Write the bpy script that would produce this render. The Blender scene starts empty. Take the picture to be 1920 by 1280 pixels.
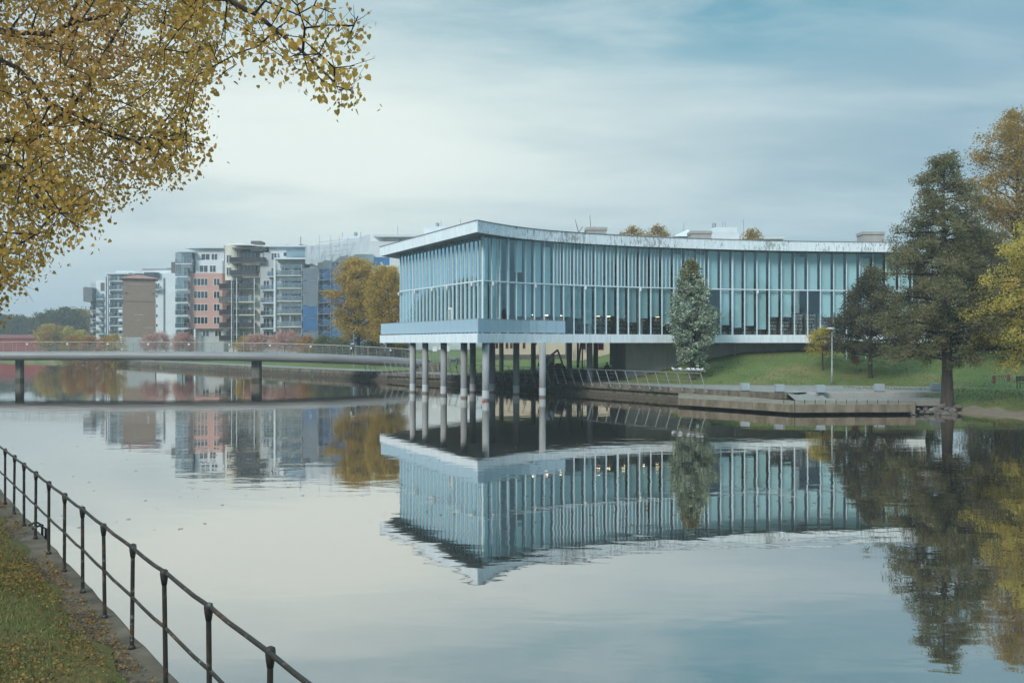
import bpy, bmesh, math, random
import numpy as np
from mathutils import Vector, Matrix, Quaternion

random.seed(7)
RNG = np.random.default_rng(11)
SC = bpy.context.scene
COL = SC.collection
F = 1867.0          # focal length in photograph pixels (35 mm on a 36 mm sensor)
EYE = 4.5           # eye height above the water
HZ = 642.5          # row of the horizon in the photograph

# ------------------------------------------------------------------ camera
cam_data = bpy.data.cameras.new('camera')
cam = bpy.data.objects.new('camera', cam_data); COL.objects.link(cam)
cam.location = (0, 0, EYE); cam.rotation_euler = (math.radians(90), 0, 0)
cam_data.sensor_width = 36; cam_data.lens = 36 * F / 1920; cam_data.shift_y = 2.5 / 1920
cam_data.clip_start = 0.1; cam_data.clip_end = 20000
SC.camera = cam

# ------------------------------------------------------------------ sun and sky
SUN_DIR = Vector((-0.50, -0.72, 0.58)).normalized()
sl = bpy.data.lights.new('sun', 'SUN'); sl.energy = 1.5; sl.angle = math.radians(18); sl.color = (1, 0.96, 0.9)
so = bpy.data.objects.new('sun', sl); COL.objects.link(so)
so.rotation_euler = (-SUN_DIR).to_track_quat('-Z', 'Y').to_euler(); so.location = SUN_DIR * 200

W = bpy.data.worlds.new('World'); SC.world = W; W.use_nodes = True
def build_world():
    nt = W.node_tree; N = nt.nodes; L = nt.links
    for n in list(N): N.remove(n)
    out = N.new('ShaderNodeOutputWorld')
    def math_(op, a, b=None, c=None, clamp=False):
        m = N.new('ShaderNodeMath'); m.operation = op; m.use_clamp = clamp
        for i, v in enumerate((a, b, c)):
            if v is None: continue
            if isinstance(v, (int, float)): m.inputs[i].default_value = v
            else: L.new(v, m.inputs[i])
        return m.outputs[0]
    def sstep(v, a, b, lo=0.0, hi=1.0):
        m = N.new('ShaderNodeMapRange'); m.interpolation_type = 'SMOOTHSTEP'
        L.new(v, m.inputs[0])
        for i, x in enumerate((a, b, lo, hi)): m.inputs[i + 1].default_value = x
        return m.outputs[0]
    def mix(f, a, b):
        m = N.new('ShaderNodeMix'); m.data_type = 'RGBA'
        if isinstance(f, float): m.inputs[0].default_value = f
        else: L.new(f, m.inputs[0])
        for i, v in ((6, a), (7, b)):
            if isinstance(v, tuple): m.inputs[i].default_value = (*v, 1)
            else: L.new(v, m.inputs[i])
        return m.outputs[2]
    tc = N.new('ShaderNodeTexCoord').outputs['Generated']
    sep = N.new('ShaderNodeSeparateXYZ'); L.new(tc, sep.inputs[0])
    x, y, z = sep.outputs
    za = math_('MAXIMUM', z, 0.0)
    den = math_('ADD', za, 0.16)
    px = math_('DIVIDE', x, den); py = math_('DIVIDE', y, den)
    cb = N.new('ShaderNodeCombineXYZ')
    L.new(math_('MULTIPLY', px, 0.55), cb.inputs[0]); L.new(math_('MULTIPLY', py, 1.15), cb.inputs[1])
    def noise(scale, detail, off, rough=0.55, dist=0.3):
        mp = N.new('ShaderNodeMapping'); L.new(cb.outputs[0], mp.inputs[0]); mp.inputs[1].default_value = off
        n = N.new('ShaderNodeTexNoise'); L.new(mp.outputs[0], n.inputs['Vector'])
        n.inputs['Scale'].default_value = scale; n.inputs['Detail'].default_value = detail
        n.inputs['Roughness'].default_value = rough; n.inputs['Distortion'].default_value = dist
        return n.outputs[0]
    n_big = noise(0.55, 3, (3.1, 7.7, 0.0)); n_mid = noise(1.7, 7, (0.4, 1.3, 0)); n_fine = noise(5.5, 8, (2, 5, 0), 0.6)
    sky = N.new('ShaderNodeTexSky'); sky.sky_type = 'NISHITA'; sky.sun_disc = False
    sky.sun_elevation = math.asin(SUN_DIR.z); sky.sun_rotation = math.atan2(SUN_DIR.x, SUN_DIR.y)
    sky.air_density = 1.2; sky.dust_density = 0.6; sky.ozone_density = 2.0
    bluec = N.new('ShaderNodeMix'); bluec.data_type = 'RGBA'; bluec.blend_type = 'MULTIPLY'; bluec.inputs[0].default_value = 1
    L.new(sky.outputs[0], bluec.inputs[6]); bluec.inputs[7].default_value = (0.016, 0.074, 0.070, 1)
    # thin bright cloud low in the north-west, heavier grey-blue veil elsewhere
    gd = Vector((math.sin(math.radians(-12)) * math.cos(math.radians(11)), math.cos(math.radians(-12)) * math.cos(math.radians(11)), math.sin(math.radians(11))))
    dx = math_('SUBTRACT', x, gd.x); dz = math_('SUBTRACT', z, gd.z)
    front = sstep(y, 0.2, 0.8)
    e2 = math_('ADD', math_('POWER', math_('DIVIDE', math_('ABSOLUTE', dx), 0.40), 2.0), math_('POWER', math_('DIVIDE', math_('ABSOLUTE', dz), 0.125), 2.0))
    g = math_('MULTIPLY', math_('POWER', 2.718, math_('MULTIPLY', e2, -1.0)), front)
    g = math_('MULTIPLY', g, sstep(math_('ADD', n_mid, math_('MULTIPLY', n_fine, 0.25)), 0.2, 0.75, 0.62, 1.1), clamp=True)
    streak = sstep(math_('ADD', math_('MULTIPLY', n_mid, 0.85), math_('MULTIPLY', n_fine, 0.22)), 0.36, 0.72)
    grey = mix(streak, (0.225, 0.37, 0.465), (0.385, 0.52, 0.585))
    low = sstep(z, 0.0, 0.13)
    grey = mix(low, (0.345, 0.48, 0.545), grey)
    cloud = mix(g, grey, (0.72, 0.795, 0.755))
    # a clear patch in the veil, high up, where the deep blue-green of the sky shows in streaks
    qx = math_('DIVIDE', math_('ABSOLUTE', math_('SUBTRACT', x, 0.16)), 0.30); qz = math_('DIVIDE', math_('ABSOLUTE', math_('SUBTRACT', z, 0.325)), 0.06)
    pat = math_('POWER', 2.718, math_('MULTIPLY', math_('ADD', math_('POWER', qx, 2.0), math_('POWER', qz, 2.0)), -1.0))
    pat = math_('MULTIPLY', pat, front)
    gap = math_('ADD', math_('MULTIPLY', n_mid, 0.7), math_('MULTIPLY', n_fine, 0.4))
    gap = math_('MULTIPLY', math_('MULTIPLY', pat, 0.85), sstep(gap, 0.40, 0.70, 1.0, 0.15), clamp=True)
    rest = math_('MULTIPLY', sstep(n_big, 0.30, 0.55, 1.0, 0.0), sstep(z, 0.22, 0.40))
    gap = math_('MAXIMUM', gap, math_('MULTIPLY', rest, 0.35))
    col = mix(gap, cloud, bluec.outputs[2])
    # an overcast sky is brighter towards the zenith
    zen = sstep(z, 0.30, 1.0, 1.0, 2.9)
    mm = N.new('ShaderNodeMix'); mm.data_type = 'RGBA'; mm.blend_type = 'MULTIPLY'; mm.inputs[0].default_value = 1
    L.new(col, mm.inputs[6])
    cz = N.new('ShaderNodeCombineColor'); [L.new(zen, cz.inputs[i]) for i in range(3)]
    L.new(cz.outputs[0], mm.inputs[7])
    bg = N.new('ShaderNodeBackground'); L.new(mm.outputs[2], bg.inputs[0]); bg.inputs[1].default_value = 0.645
    L.new(bg.outputs[0], out.inputs[0])
build_world()

SC.view_settings.view_transform = 'Standard'; SC.view_settings.look = 'None'
SC.view_settings.exposure = 0.88; SC.view_settings.gamma = 1.0; SC.view_settings.use_curve_mapping = False
SC.render.engine = 'CYCLES'
SC.cycles.use_denoising = True
SC.cycles.max_bounces = 10; SC.cycles.transparent_max_bounces = 24; SC.cycles.glossy_bounces = 5
SC.cycles.diffuse_bounces = 3; SC.cycles.transmission_bounces = 6
SC.cycles.caustics_reflective = False; SC.cycles.caustics_refractive = False

# ------------------------------------------------------------------ projection helpers
def P(x, y, D):
    return np.array([(x - 960) * D / F, D, EYE - (y - HZ) * D / F])
def PX(x, D): return (x - 960) * D / F
def PZ(y, D): return EYE - (y - HZ) * D / F
def Dz(y, z): return F * (EYE - z) / (y - HZ)

# ------------------------------------------------------------------ materials
MATS = {}
def mat(name, c1, c2=None, scale=6.0, rough=0.7, metal=0.0, bump=0.0, bscale=None, detail=5, stretch=(1, 1, 1), lo=0.35, hi=0.65,
        spec=0.4, island=0.0, objrand=0.0):
    m = bpy.data.materials.new(name); m.use_nodes = True; MATS[name] = m
    nt = m.node_tree; N = nt.nodes; L = nt.links
    b = N['Principled BSDF']; b.inputs['Roughness'].default_value = rough; b.inputs['Metallic'].default_value = metal
    b.inputs['Specular IOR Level'].default_value = spec
    if c2 is None: c2 = tuple(v * 0.82 for v in c1)
    tc = N.new('ShaderNodeTexCoord'); geo = N.new('ShaderNodeNewGeometry')
    mp = N.new('ShaderNodeMapping'); L.new(geo.outputs['Position'], mp.inputs[0]); mp.inputs[3].default_value = stretch
    n = N.new('ShaderNodeTexNoise'); L.new(mp.outputs[0], n.inputs['Vector']); n.inputs['Scale'].default_value = scale
    n.inputs['Detail'].default_value = detail; n.inputs['Roughness'].default_value = 0.6
    r = N.new('ShaderNodeMapRange'); L.new(n.outputs[0], r.inputs[0]); r.inputs[1].default_value = lo; r.inputs[2].default_value = hi
    fac = r.outputs[0]
    mx = N.new('ShaderNodeMix'); mx.data_type = 'RGBA'; L.new(fac, mx.inputs[0])
    mx.inputs[6].default_value = (*c1, 1); mx.inputs[7].default_value = (*c2, 1)
    colo = mx.outputs[2]
    for amt, sock in ((island, geo.outputs['Random Per Island']), (objrand, None)):
        if amt > 0:
            if sock is None: sock = N.new('ShaderNodeObjectInfo').outputs['Random']
            hv = N.new('ShaderNodeHueSaturation'); L.new(colo, hv.inputs['Color'])
            mr = N.new('ShaderNodeMapRange'); L.new(sock, mr.inputs[0]); mr.inputs[3].default_value = 1 - amt; mr.inputs[4].default_value = 1 + amt
            L.new(mr.outputs[0], hv.inputs['Value']); colo = hv.outputs[0]
    L.new(colo, b.inputs['Base Color'])
    if bump:
        n2 = N.new('ShaderNodeTexNoise'); L.new(mp.outputs[0], n2.inputs['Vector']); n2.inputs['Scale'].default_value = bscale or scale * 3; n2.inputs['Detail'].default_value = 4
        bp = N.new('ShaderNodeBump'); bp.inputs['Strength'].default_value = 0.6; bp.inputs['Distance'].default_value = bump
        L.new(n2.outputs[0], bp.inputs['Height']); L.new(bp.outputs[0], b.inputs['Normal'])
    return m
def leafmat(name, cols, trans=0.35):
    m = bpy.data.materials.new(name); m.use_nodes = True; MATS[name] = m
    nt = m.node_tree; N = nt.nodes; L = nt.links
    for n in list(N): N.remove(n)
    out = N.new('ShaderNodeOutputMaterial'); geo = N.new('ShaderNodeNewGeometry')
    cr = N.new('ShaderNodeValToRGB'); e = cr.color_ramp
    while len(e.elements) < len(cols): e.elements.new(0.5)
    for i, c in enumerate(cols):
        e.elements[i].position = i / max(1, len(cols) - 1); e.elements[i].color = (*c, 1)
    # large soft patches of colour through the crown plus leaf-to-leaf difference
    nz = N.new('ShaderNodeTexNoise'); L.new(geo.outputs['Position'], nz.inputs['Vector']); nz.inputs['Scale'].default_value = 0.55; nz.inputs['Detail'].default_value = 3
    a = N.new('ShaderNodeMath'); a.operation = 'MULTIPLY_ADD'; L.new(nz.outputs[0], a.inputs[0]); a.inputs[1].default_value = 1.6; a.inputs[2].default_value = -0.55
    s = N.new('ShaderNodeMath'); s.operation = 'MULTIPLY_ADD'; L.new(geo.outputs['Random Per Island'], s.inputs[0]); s.inputs[1].default_value = 0.55; L.new(a.outputs[0], s.inputs[2])
    L.new(s.outputs[0], cr.inputs[0])
    d = N.new('ShaderNodeBsdfDiffuse'); L.new(cr.outputs[0], d.inputs[0])
    t = N.new('ShaderNodeBsdfTranslucent'); L.new(cr.outputs[0], t.inputs[0])
    mx = N.new('ShaderNodeMixShader'); mx.inputs[0].default_value = trans; L.new(d.outputs[0], mx.inputs[1]); L.new(t.outputs[0], mx.inputs[2])
    L.new(mx.outputs[0], out.inputs[0]); return m
def glassmat(name, tint, refl=(0.9, 0.97, 1.0), base=0.10, gain=2.0, rough=0.0, bumpy=0.0):
    m = bpy.data.materials.new(name); m.use_nodes = True; MATS[name] = m
    nt = m.node_tree; N = nt.nodes; L = nt.links
    for n in list(N): N.remove(n)
    out = N.new('ShaderNodeOutputMaterial')
    tr = N.new('ShaderNodeBsdfTransparent'); tr.inputs[0].default_value = (*tint, 1)
    gl = N.new('ShaderNodeBsdfGlossy'); gl.inputs[0].default_value = (*refl, 1); gl.inputs['Roughness'].default_value = rough
    # same reflectance from either side: grows towards grazing with (1 - |cos|)^3
    gm = N.new('ShaderNodeNewGeometry'); dt = N.new('ShaderNodeVectorMath'); dt.operation = 'DOT_PRODUCT'
    L.new(gm.outputs['Incoming'], dt.inputs[0]); L.new(gm.outputs['Normal'], dt.inputs[1])
    ab = N.new('ShaderNodeMath'); ab.operation = 'ABSOLUTE'; L.new(dt.outputs['Value'], ab.inputs[0])
    iv = N.new('ShaderNodeMath'); iv.operation = 'SUBTRACT'; iv.inputs[0].default_value = 1.0; L.new(ab.outputs[0], iv.inputs[1])
    fr = N.new('ShaderNodeMath'); fr.operation = 'POWER'; L.new(iv.outputs[0], fr.inputs[0]); fr.inputs[1].default_value = 3.0
    mm = N.new('ShaderNodeMath'); mm.operation = 'MULTIPLY_ADD'; mm.use_clamp = True
    L.new(fr.outputs[0], mm.inputs[0]); mm.inputs[1].default_value = gain; mm.inputs[2].default_value = base
    if bumpy:
        geo = N.new('ShaderNodeNewGeometry')
        n = N.new('ShaderNodeTexNoise'); L.new(geo.outputs['Position'], n.inputs['Vector']); n.inputs['Scale'].default_value = 0.8; n.inputs['Detail'].default_value = 1
        bp = N.new('ShaderNodeBump'); bp.inputs['Distance'].default_value = bumpy; bp.inputs['Strength'].default_value = 1; L.new(n.outputs[0], bp.inputs['Height'])
        L.new(bp.outputs[0], gl.inputs['Normal'])
    mx = N.new('ShaderNodeMixShader'); L.new(mm.outputs[0], mx.inputs[0]); L.new(tr.outputs[0], mx.inputs[1]); L.new(gl.outputs[0], mx.inputs[2])
    L.new(mx.outputs[0], out.inputs[0]); return m
def emitmat(name, c, s):
    m = bpy.data.materials.new(name); m.use_nodes = True; MATS[name] = m
    b = m.node_tree.nodes['Principled BSDF']; b.inputs['Base Color'].default_value = (*c, 1)
    b.inputs['Emission Color'].default_value = (*c, 1); b.inputs['Emission Strength'].default_value = s; return m

# ------------------------------------------------------------------ mesh helpers
def link(o): COL.objects.link(o); return o
def wloc(o):
    v = np.zeros(3)
    while o is not None: v += np.array(o.location); o = o.parent
    return v
def mesh_obj(name, verts, faces, m, parent=None, smooth=False, kind=None):
    verts = np.asarray(verts, dtype=float)
    if parent is not None: verts = verts - wloc(parent)
    me = bpy.data.meshes.new(name)
    me.from_pydata(verts.tolist(), [], faces if isinstance(faces, list) else faces.tolist())
    if smooth: me.polygons.foreach_set('use_smooth', [True] * len(me.polygons))
    me.materials.append(MATS[m] if isinstance(m, str) else m)
    o = link(bpy.data.objects.new(name, me)); o.parent = parent
    if kind: o['kind'] = kind
    return o
def quads_obj(name, V, k, m, parent=None, kind=None):
    """V: (n,k,3) array, one k-gon each (fast path)."""
    n = len(V); v = V.reshape(-1, 3)
    if parent is not None: v = v - wloc(parent)
    me = bpy.data.meshes.new(name)
    me.vertices.add(n * k); me.vertices.foreach_set('co', v.astype(np.float32).ravel())
    me.loops.add(n * k); me.loops.foreach_set('vertex_index', np.arange(n * k, dtype=np.int32))
    me.polygons.add(n); me.polygons.foreach_set('loop_start', np.arange(0, n * k, k, dtype=np.int32))
    me.update(calc_edges=True); me.validate()
    me.materials.append(MATS[m]); o = link(bpy.data.objects.new(name, me)); o.parent = parent
    if kind: o['kind'] = kind
    return o
def thing(name, label, cat, loc=(0, 0, 0), group=None):
    o = link(bpy.data.objects.new(name, None)); o.location = loc; o.empty_display_size = 0.3
    o['label'] = label; o['category'] = cat
    if group: o['group'] = group
    return o
def tag(o, label, cat, group=None):
    o['label'] = label; o['category'] = cat
    if group: o['group'] = group
    return o
class MB:
    def __init__(s): s.v = []; s.f = []
    def add(s, v, f):
        b = len(s.v); s.v.extend([tuple(map(float, p)) for p in v]); s.f.extend([tuple(i + b for i in q) for q in f]); return s
    def box(s, x0, x1, y0, y1, z0, z1):
        return s.add([(x0, y0, z0), (x1, y0, z0), (x1, y1, z0), (x0, y1, z0), (x0, y0, z1), (x1, y0, z1), (x1, y1, z1), (x0, y1, z1)],
                     [(0, 3, 2, 1), (4, 5, 6, 7), (0, 1, 5, 4), (1, 2, 6, 5), (2, 3, 7, 6), (3, 0, 4, 7)])
    def obox(s, c, u, w, hu, hw, z0, z1):
        """box with horizontal axes u,w"""
        c = np.array(c[:2]); u = np.array(u[:2]); w = np.array(w[:2])
        q = [c - u * hu - w * hw, c + u * hu - w * hw, c + u * hu + w * hw, c - u * hu + w * hw]
        return s.prism(q, z0, z1)
    def prism(s, poly, z0, z1):
        n = len(poly); a = sum(poly[i][0] * poly[(i + 1) % n][1] - poly[(i + 1) % n][0] * poly[i][1] for i in range(n))
        if a < 0: poly = poly[::-1]
        v = [(p[0], p[1], z0) for p in poly] + [(p[0], p[1], z1) for p in poly]
        f = [tuple(range(n - 1, -1, -1)), tuple(range(n, 2 * n))] + [(i, (i + 1) % n, n + (i + 1) % n, n + i) for i in range(n)]
        return s.add(v, f)
    def bar(s, a, b, w, h=None, up=(0, 0, 1)):
        a = np.array(a, float); b = np.array(b, float); h = h or w; d = b - a; d = d / (np.linalg.norm(d) + 1e-9)
        u = np.array(up, float)
        if abs(np.dot(u, d)) > 0.95: u = np.array((1.0, 0, 0))
        r = np.cross(d, u); r /= np.linalg.norm(r); u = np.cross(r, d)
        v = [p + r * sx * w / 2 + u * sz * h / 2 for p in (a, b) for sx, sz in ((-1, -1), (1, -1), (1, 1), (-1, 1))]
        return s.add(v, [(0, 1, 2, 3), (7, 6, 5, 4), (0, 4, 5, 1), (1, 5, 6, 2), (2, 6, 7, 3), (3, 7, 4, 0)])
    def tube(s, pts, rad, n=8, caps=True):
        pts = [np.array(p, float) for p in pts]; rad = rad if hasattr(rad, '__len__') else [rad] * len(pts)
        d0 = pts[1] - pts[0]; ref = np.array((0, 0, 1.0)) if abs(d0[2]) < 0.9 * np.linalg.norm(d0) else np.array((1.0, 0, 0))
        V = []
        for i, p in enumerate(pts):
            d = pts[min(i + 1, len(pts) - 1)] - pts[max(i - 1, 0)]; d = d / (np.linalg.norm(d) + 1e-9)
            r = np.cross(d, ref); r /= (np.linalg.norm(r) + 1e-9); u = np.cross(r, d)
            for k in range(n):
                a = 2 * math.pi * k / n; V.append(p + rad[i] * (math.cos(a) * r + math.sin(a) * u))
        Fc = [(i * n + k, i * n + (k + 1) % n, (i + 1) * n + (k + 1) % n, (i + 1) * n + k) for i in range(len(pts) - 1) for k in range(n)]
        if caps: Fc += [tuple(range(n))[::-1], tuple(range((len(pts) - 1) * n, len(pts) * n))]
        return s.add(V, Fc)
    def lathe(s, c, prof, n=16):
        """prof: list of (r,z) from bottom to top, closed with caps"""
        V = [(c[0] + r * math.cos(2 * math.pi * k / n), c[1] + r * math.sin(2 * math.pi * k / n), c[2] + z) for r, z in prof for k in range(n)]
        Fc = [(i * n + k, i * n + (k + 1) % n, (i + 1) * n + (k + 1) % n, (i + 1) * n + k) for i in range(len(prof) - 1) for k in range(n)]
        Fc += [tuple(range(n))[::-1], tuple(range((len(prof) - 1) * n, len(prof) * n))]
        return s.add(V, Fc)
    def blob(s, c, r, n=10, m=7, jit=0.0):
        c = np.array(c, float); r = np.array(r, float) * np.ones(3); V = [c + (0, 0, -r[2])]
        for i in range(1, m):
            t = math.pi * i / m
            for k in range(n):
                a = 2 * math.pi * k / n; q = 1 + random.uniform(-jit, jit)
                V.append(c + r * q * np.array((math.sin(t) * math.cos(a), math.sin(t) * math.sin(a), -math.cos(t))))
        V.append(c + (0, 0, r[2])); Fc = [(0, 1 + (k + 1) % n, 1 + k) for k in range(n)]
        for i in range(m - 2):
            for k in range(n): Fc.append((1 + i * n + k, 1 + i * n + (k + 1) % n, 1 + (i + 1) * n + (k + 1) % n, 1 + (i + 1) * n + k))
        e = len(V) - 1; b = 1 + (m - 2) * n
        Fc += [(b + k, b + (k + 1) % n, e) for k in range(n)]
        return s.add(V, Fc)
    def build(s, name, m, parent=None, smooth=False, kind=None):
        return mesh_obj(name, s.v, s.f, m, parent, smooth, kind)
def build_local(mb, name, m, parent, smooth=False):
    o = mb.build(name, m, None, smooth); o.parent = parent; return o
def box_part(name, parent, m, x0, x1, y0, y1, z0, z1): return MB().box(x0, x1, y0, y1, z0, z1).build(name, m, parent)
def copy_tree(o, parent=None):
    c = o.copy(); link(c); c.parent = parent
    for ch in list(o.children): copy_tree(ch, c)
    return c
def chaikin(p, it=3):
    p = np.array(p, float)
    for _ in range(it):
        q = 0.75 * p[:-1] + 0.25 * p[1:]; r = 0.25 * p[:-1] + 0.75 * p[1:]
        p = np.vstack([p[:1], np.stack([q, r], 1).reshape(-1, p.shape[1])[1:-1], p[-1:]]) if False else np.vstack([p[:1], np.stack([q, r], 1).reshape(-1, p.shape[1]), p[-1:]])
    return p
def arclen(p):
    return np.concatenate([[0], np.cumsum(np.linalg.norm(np.diff(p, axis=0), axis=1))])
def resample(p, step):
    s = arclen(p); n = max(2, int(round(s[-1] / step)) + 1); t = np.linspace(0, s[-1], n)
    return np.stack([np.interp(t, s, p[:, k]) for k in range(p.shape[1])], 1)
def offset(p, d):
    """offset a plan polyline to the left of its direction by d"""
    p = np.asarray(p)[:, :2]; t = np.gradient(p, axis=0); t /= np.linalg.norm(t, axis=1)[:, None]
    return p + np.stack([-t[:, 1], t[:, 0]], 1) * d

# ------------------------------------------------------------------ palette
mat('fascia_concrete', (0.78, 0.87, 0.92), (0.62, 0.70, 0.75), 1.6, 0.75, stretch=(2.5, 2.5, 0.35), lo=0.42, hi=0.75, bump=0.004, bscale=20)
def stained_fascia():
    m = MATS['fascia_concrete'].copy(); m.name = 'stained_concrete'; MATS['stained_concrete'] = m
    nt = m.node_tree; N = nt.nodes; L = nt.links; b = N['Principled BSDF']
    src = b.inputs['Base Color'].links[0].from_socket
    geo = N.new('ShaderNodeNewGeometry'); mp = N.new('ShaderNodeMapping'); L.new(geo.outputs['Position'], mp.inputs[0]); mp.inputs[3].default_value = (4, 4, 1.4)
    n = N.new('ShaderNodeTexNoise'); L.new(mp.outputs[0], n.inputs['Vector']); n.inputs['Scale'].default_value = 1.3; n.inputs['Detail'].default_value = 6; n.inputs['Roughness'].default_value = 0.75
    n2 = N.new('ShaderNodeTexNoise'); L.new(geo.outputs['Position'], n2.inputs['Vector']); n2.inputs['Scale'].default_value = 0.25
    ad = N.new('ShaderNodeMath'); ad.operation = 'MULTIPLY_ADD'; L.new(n2.outputs[0], ad.inputs[0]); ad.inputs[1].default_value = 0.35; L.new(n.outputs[0], ad.inputs[2])
    r = N.new('ShaderNodeMapRange'); L.new(ad.outputs[0], r.inputs[0]); r.inputs[1].default_value = 0.70; r.inputs[2].default_value = 0.78
    mx = N.new('ShaderNodeMix'); mx.data_type = 'RGBA'; L.new(r.outputs[0], mx.inputs[0]); L.new(src, mx.inputs[6]); mx.inputs[7].default_value = (0.34, 0.38, 0.38, 1)
    L.new(mx.outputs[2], b.inputs['Base Color'])
stained_fascia()
mat('soffit', (0.36, 0.40, 0.42), (0.30, 0.33, 0.35), 0.7, 0.8)
mat('bare_concrete', (0.40, 0.395, 0.375), (0.32, 0.315, 0.295), 1.2, 0.85, stretch=(1, 1, 0.4), bump=0.004)
mat('pillar_concrete', (0.36, 0.375, 0.385), (0.25, 0.26, 0.265), 1.2, 0.7, stretch=(2, 2, 0.35), bump=0.003)
mat('pillar_collar', (0.52, 0.57, 0.60), (0.40, 0.36, 0.30), 1.6, 0.6, stretch=(1.5, 1.5, 1.0), lo=0.45, hi=0.8)
mat('rust_band', (0.27, 0.21, 0.165), (0.20, 0.16, 0.13), 5, 0.9)
mat('mossy_concrete', (0.20, 0.175, 0.135), (0.085, 0.075, 0.05), 1.1, 0.9, stretch=(2, 2, 0.6), lo=0.38, hi=0.62, bump=0.01, objrand=0.12)
mat('wet_timber', (0.10, 0.085, 0.06), (0.05, 0.045, 0.035), 3, 0.8, objrand=0.2)
mat('platform_concrete', (0.25, 0.21, 0.155), (0.125, 0.105, 0.07), 1.1, 0.9, lo=0.36, hi=0.66, stretch=(1.6, 1.6, 0.6), bump=0.006, objrand=0.06)
mat('paving', (0.27, 0.26, 0.235), (0.20, 0.195, 0.175), 1.4, 0.9, bump=0.005)
mat('mullion', (0.70, 0.82, 0.88), (0.62, 0.75, 0.81), 2, 0.45)
mat('blind', (0.66, 0.85, 0.86), (0.58, 0.76, 0.77), 0.3, 0.85, objrand=0.16)
mat('interior_wall', (0.62, 0.62, 0.58), None, 0.5, 0.9)
mat('interior_floor', (0.30, 0.27, 0.23), None, 0.5, 0.5)
mat('shelf_wood', (0.17, 0.13, 0.095), None, 3, 0.6)
mat('books', (0.52, 0.40, 0.30), (0.24, 0.26, 0.30), 9, 0.7, island=0.75, lo=0.3, hi=0.7)
mat('white_paint', (0.75, 0.77, 0.77), (0.66, 0.68, 0.68), 2, 0.5)
emitmat('warm_lamp', (1.0, 0.78, 0.45), 4.0)
emitmat('ceiling_light', (1.0, 0.88, 0.68), 9.0)
glassmat('facade_glass', (0.84, 0.95, 0.97), (0.60, 0.87, 1.0), 0.12, 2.6, 0.0, 0.004)
glassmat('flat_glass', (0.65, 0.74, 0.78), (0.9, 0.96, 1.0), 0.14, 1.2, 0.02)
glassmat('window_glass', (0.20, 0.23, 0.25), (0.85, 0.93, 1.0), 0.16, 1.2, 0.02)
def frosted():
    m = bpy.data.materials.new('frosted_glass'); m.use_nodes = True; MATS['frosted_glass'] = m
    nt = m.node_tree; N = nt.nodes; L = nt.links
    for n in list(N): N.remove(n)
    out = N.new('ShaderNodeOutputMaterial')
    d = N.new('ShaderNodeBsdfDiffuse'); d.inputs[0].default_value = (0.52, 0.72, 0.84, 1)
    t = N.new('ShaderNodeBsdfTransparent'); t.inputs[0].default_value = (0.55, 0.72, 0.82, 1)
    g = N.new('ShaderNodeBsdfGlossy'); g.inputs[0].default_value = (0.8, 0.92, 1, 1); g.inputs['Roughness'].default_value = 0.15
    a = N.new('ShaderNodeMixShader'); a.inputs[0].default_value = 0.22; L.new(d.outputs[0], a.inputs[1]); L.new(t.outputs[0], a.inputs[2])
    b = N.new('ShaderNodeMixShader'); b.inputs[0].default_value = 0.18; L.new(a.outputs[0], b.inputs[1]); L.new(g.outputs[0], b.inputs[2])
    L.new(b.outputs[0], out.inputs[0])
frosted()
mat('grass_ground', (0.125, 0.185, 0.05), (0.085, 0.14, 0.035), 0.5, 0.95, bump=0.05, bscale=9, lo=0.3, hi=0.7)
def grassmix(name, a, b, c, sc1, sc2, d=None):
    m = bpy.data.materials.new(name); m.use_nodes = True; MATS[name] = m
    nt = m.node_tree; N = nt.nodes; L = nt.links; bs = N['Principled BSDF']; bs.inputs['Roughness'].default_value = 0.95; bs.inputs['Specular IOR Level'].default_value = 0.1
    geo = N.new('ShaderNodeNewGeometry')
    def nz(s, det, lo, hi):
        n = N.new('ShaderNodeTexNoise'); L.new(geo.outputs['Position'], n.inputs['Vector']); n.inputs['Scale'].default_value = s; n.inputs['Detail'].default_value = det; n.inputs['Roughness'].default_value = 0.65
        r = N.new('ShaderNodeMapRange'); L.new(n.outputs[0], r.inputs[0]); r.inputs[1].default_value = lo; r.inputs[2].default_value = hi; return r.outputs[0], n.outputs[0]
    def mx(f, p, q):
        k = N.new('ShaderNodeMix'); k.data_type = 'RGBA'; L.new(f, k.inputs[0])
        for i, v in ((6, p), (7, q)):
            if isinstance(v, tuple): k.inputs[i].default_value = (*v, 1)
            else: L.new(v, k.inputs[i])
        return k.outputs[2]
    f1, _ = nz(sc1, 6, 0.35, 0.65); f2, h = nz(sc2, 6, 0.52, 0.68); f3, _ = nz(sc1 * 0.35, 5, 0.5, 0.68)
    col = mx(f1, a, b); col = mx(f2, col, c)
    if d: col = mx(f3, col, d)
    L.new(col, bs.inputs['Base Color'])
    bp = N.new('ShaderNodeBump'); bp.inputs['Distance'].default_value = 0.06; bp.inputs['Strength'].default_value = 0.7; L.new(h, bp.inputs['Height']); L.new(bp.outputs[0], bs.inputs['Normal'])
grassmix('lawn', (0.12, 0.175, 0.052), (0.092, 0.138, 0.042), (0.17, 0.15, 0.065), 0.6, 3.5, (0.215, 0.18, 0.085))
grassmix('bank_grass', (0.12, 0.13, 0.04), (0.15, 0.12, 0.045), (0.17, 0.10, 0.04), 1.2, 7.0, (0.14, 0.10, 0.045))
mat('sand', (0.25, 0.205, 0.15), (0.18, 0.145, 0.105), 1.8, 0.95, bump=0.03, bscale=8)
mat('rock', (0.17, 0.15, 0.13), (0.09, 0.08, 0.07), 2.5, 0.9, bump=0.03, bscale=7, objrand=0.2)
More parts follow.
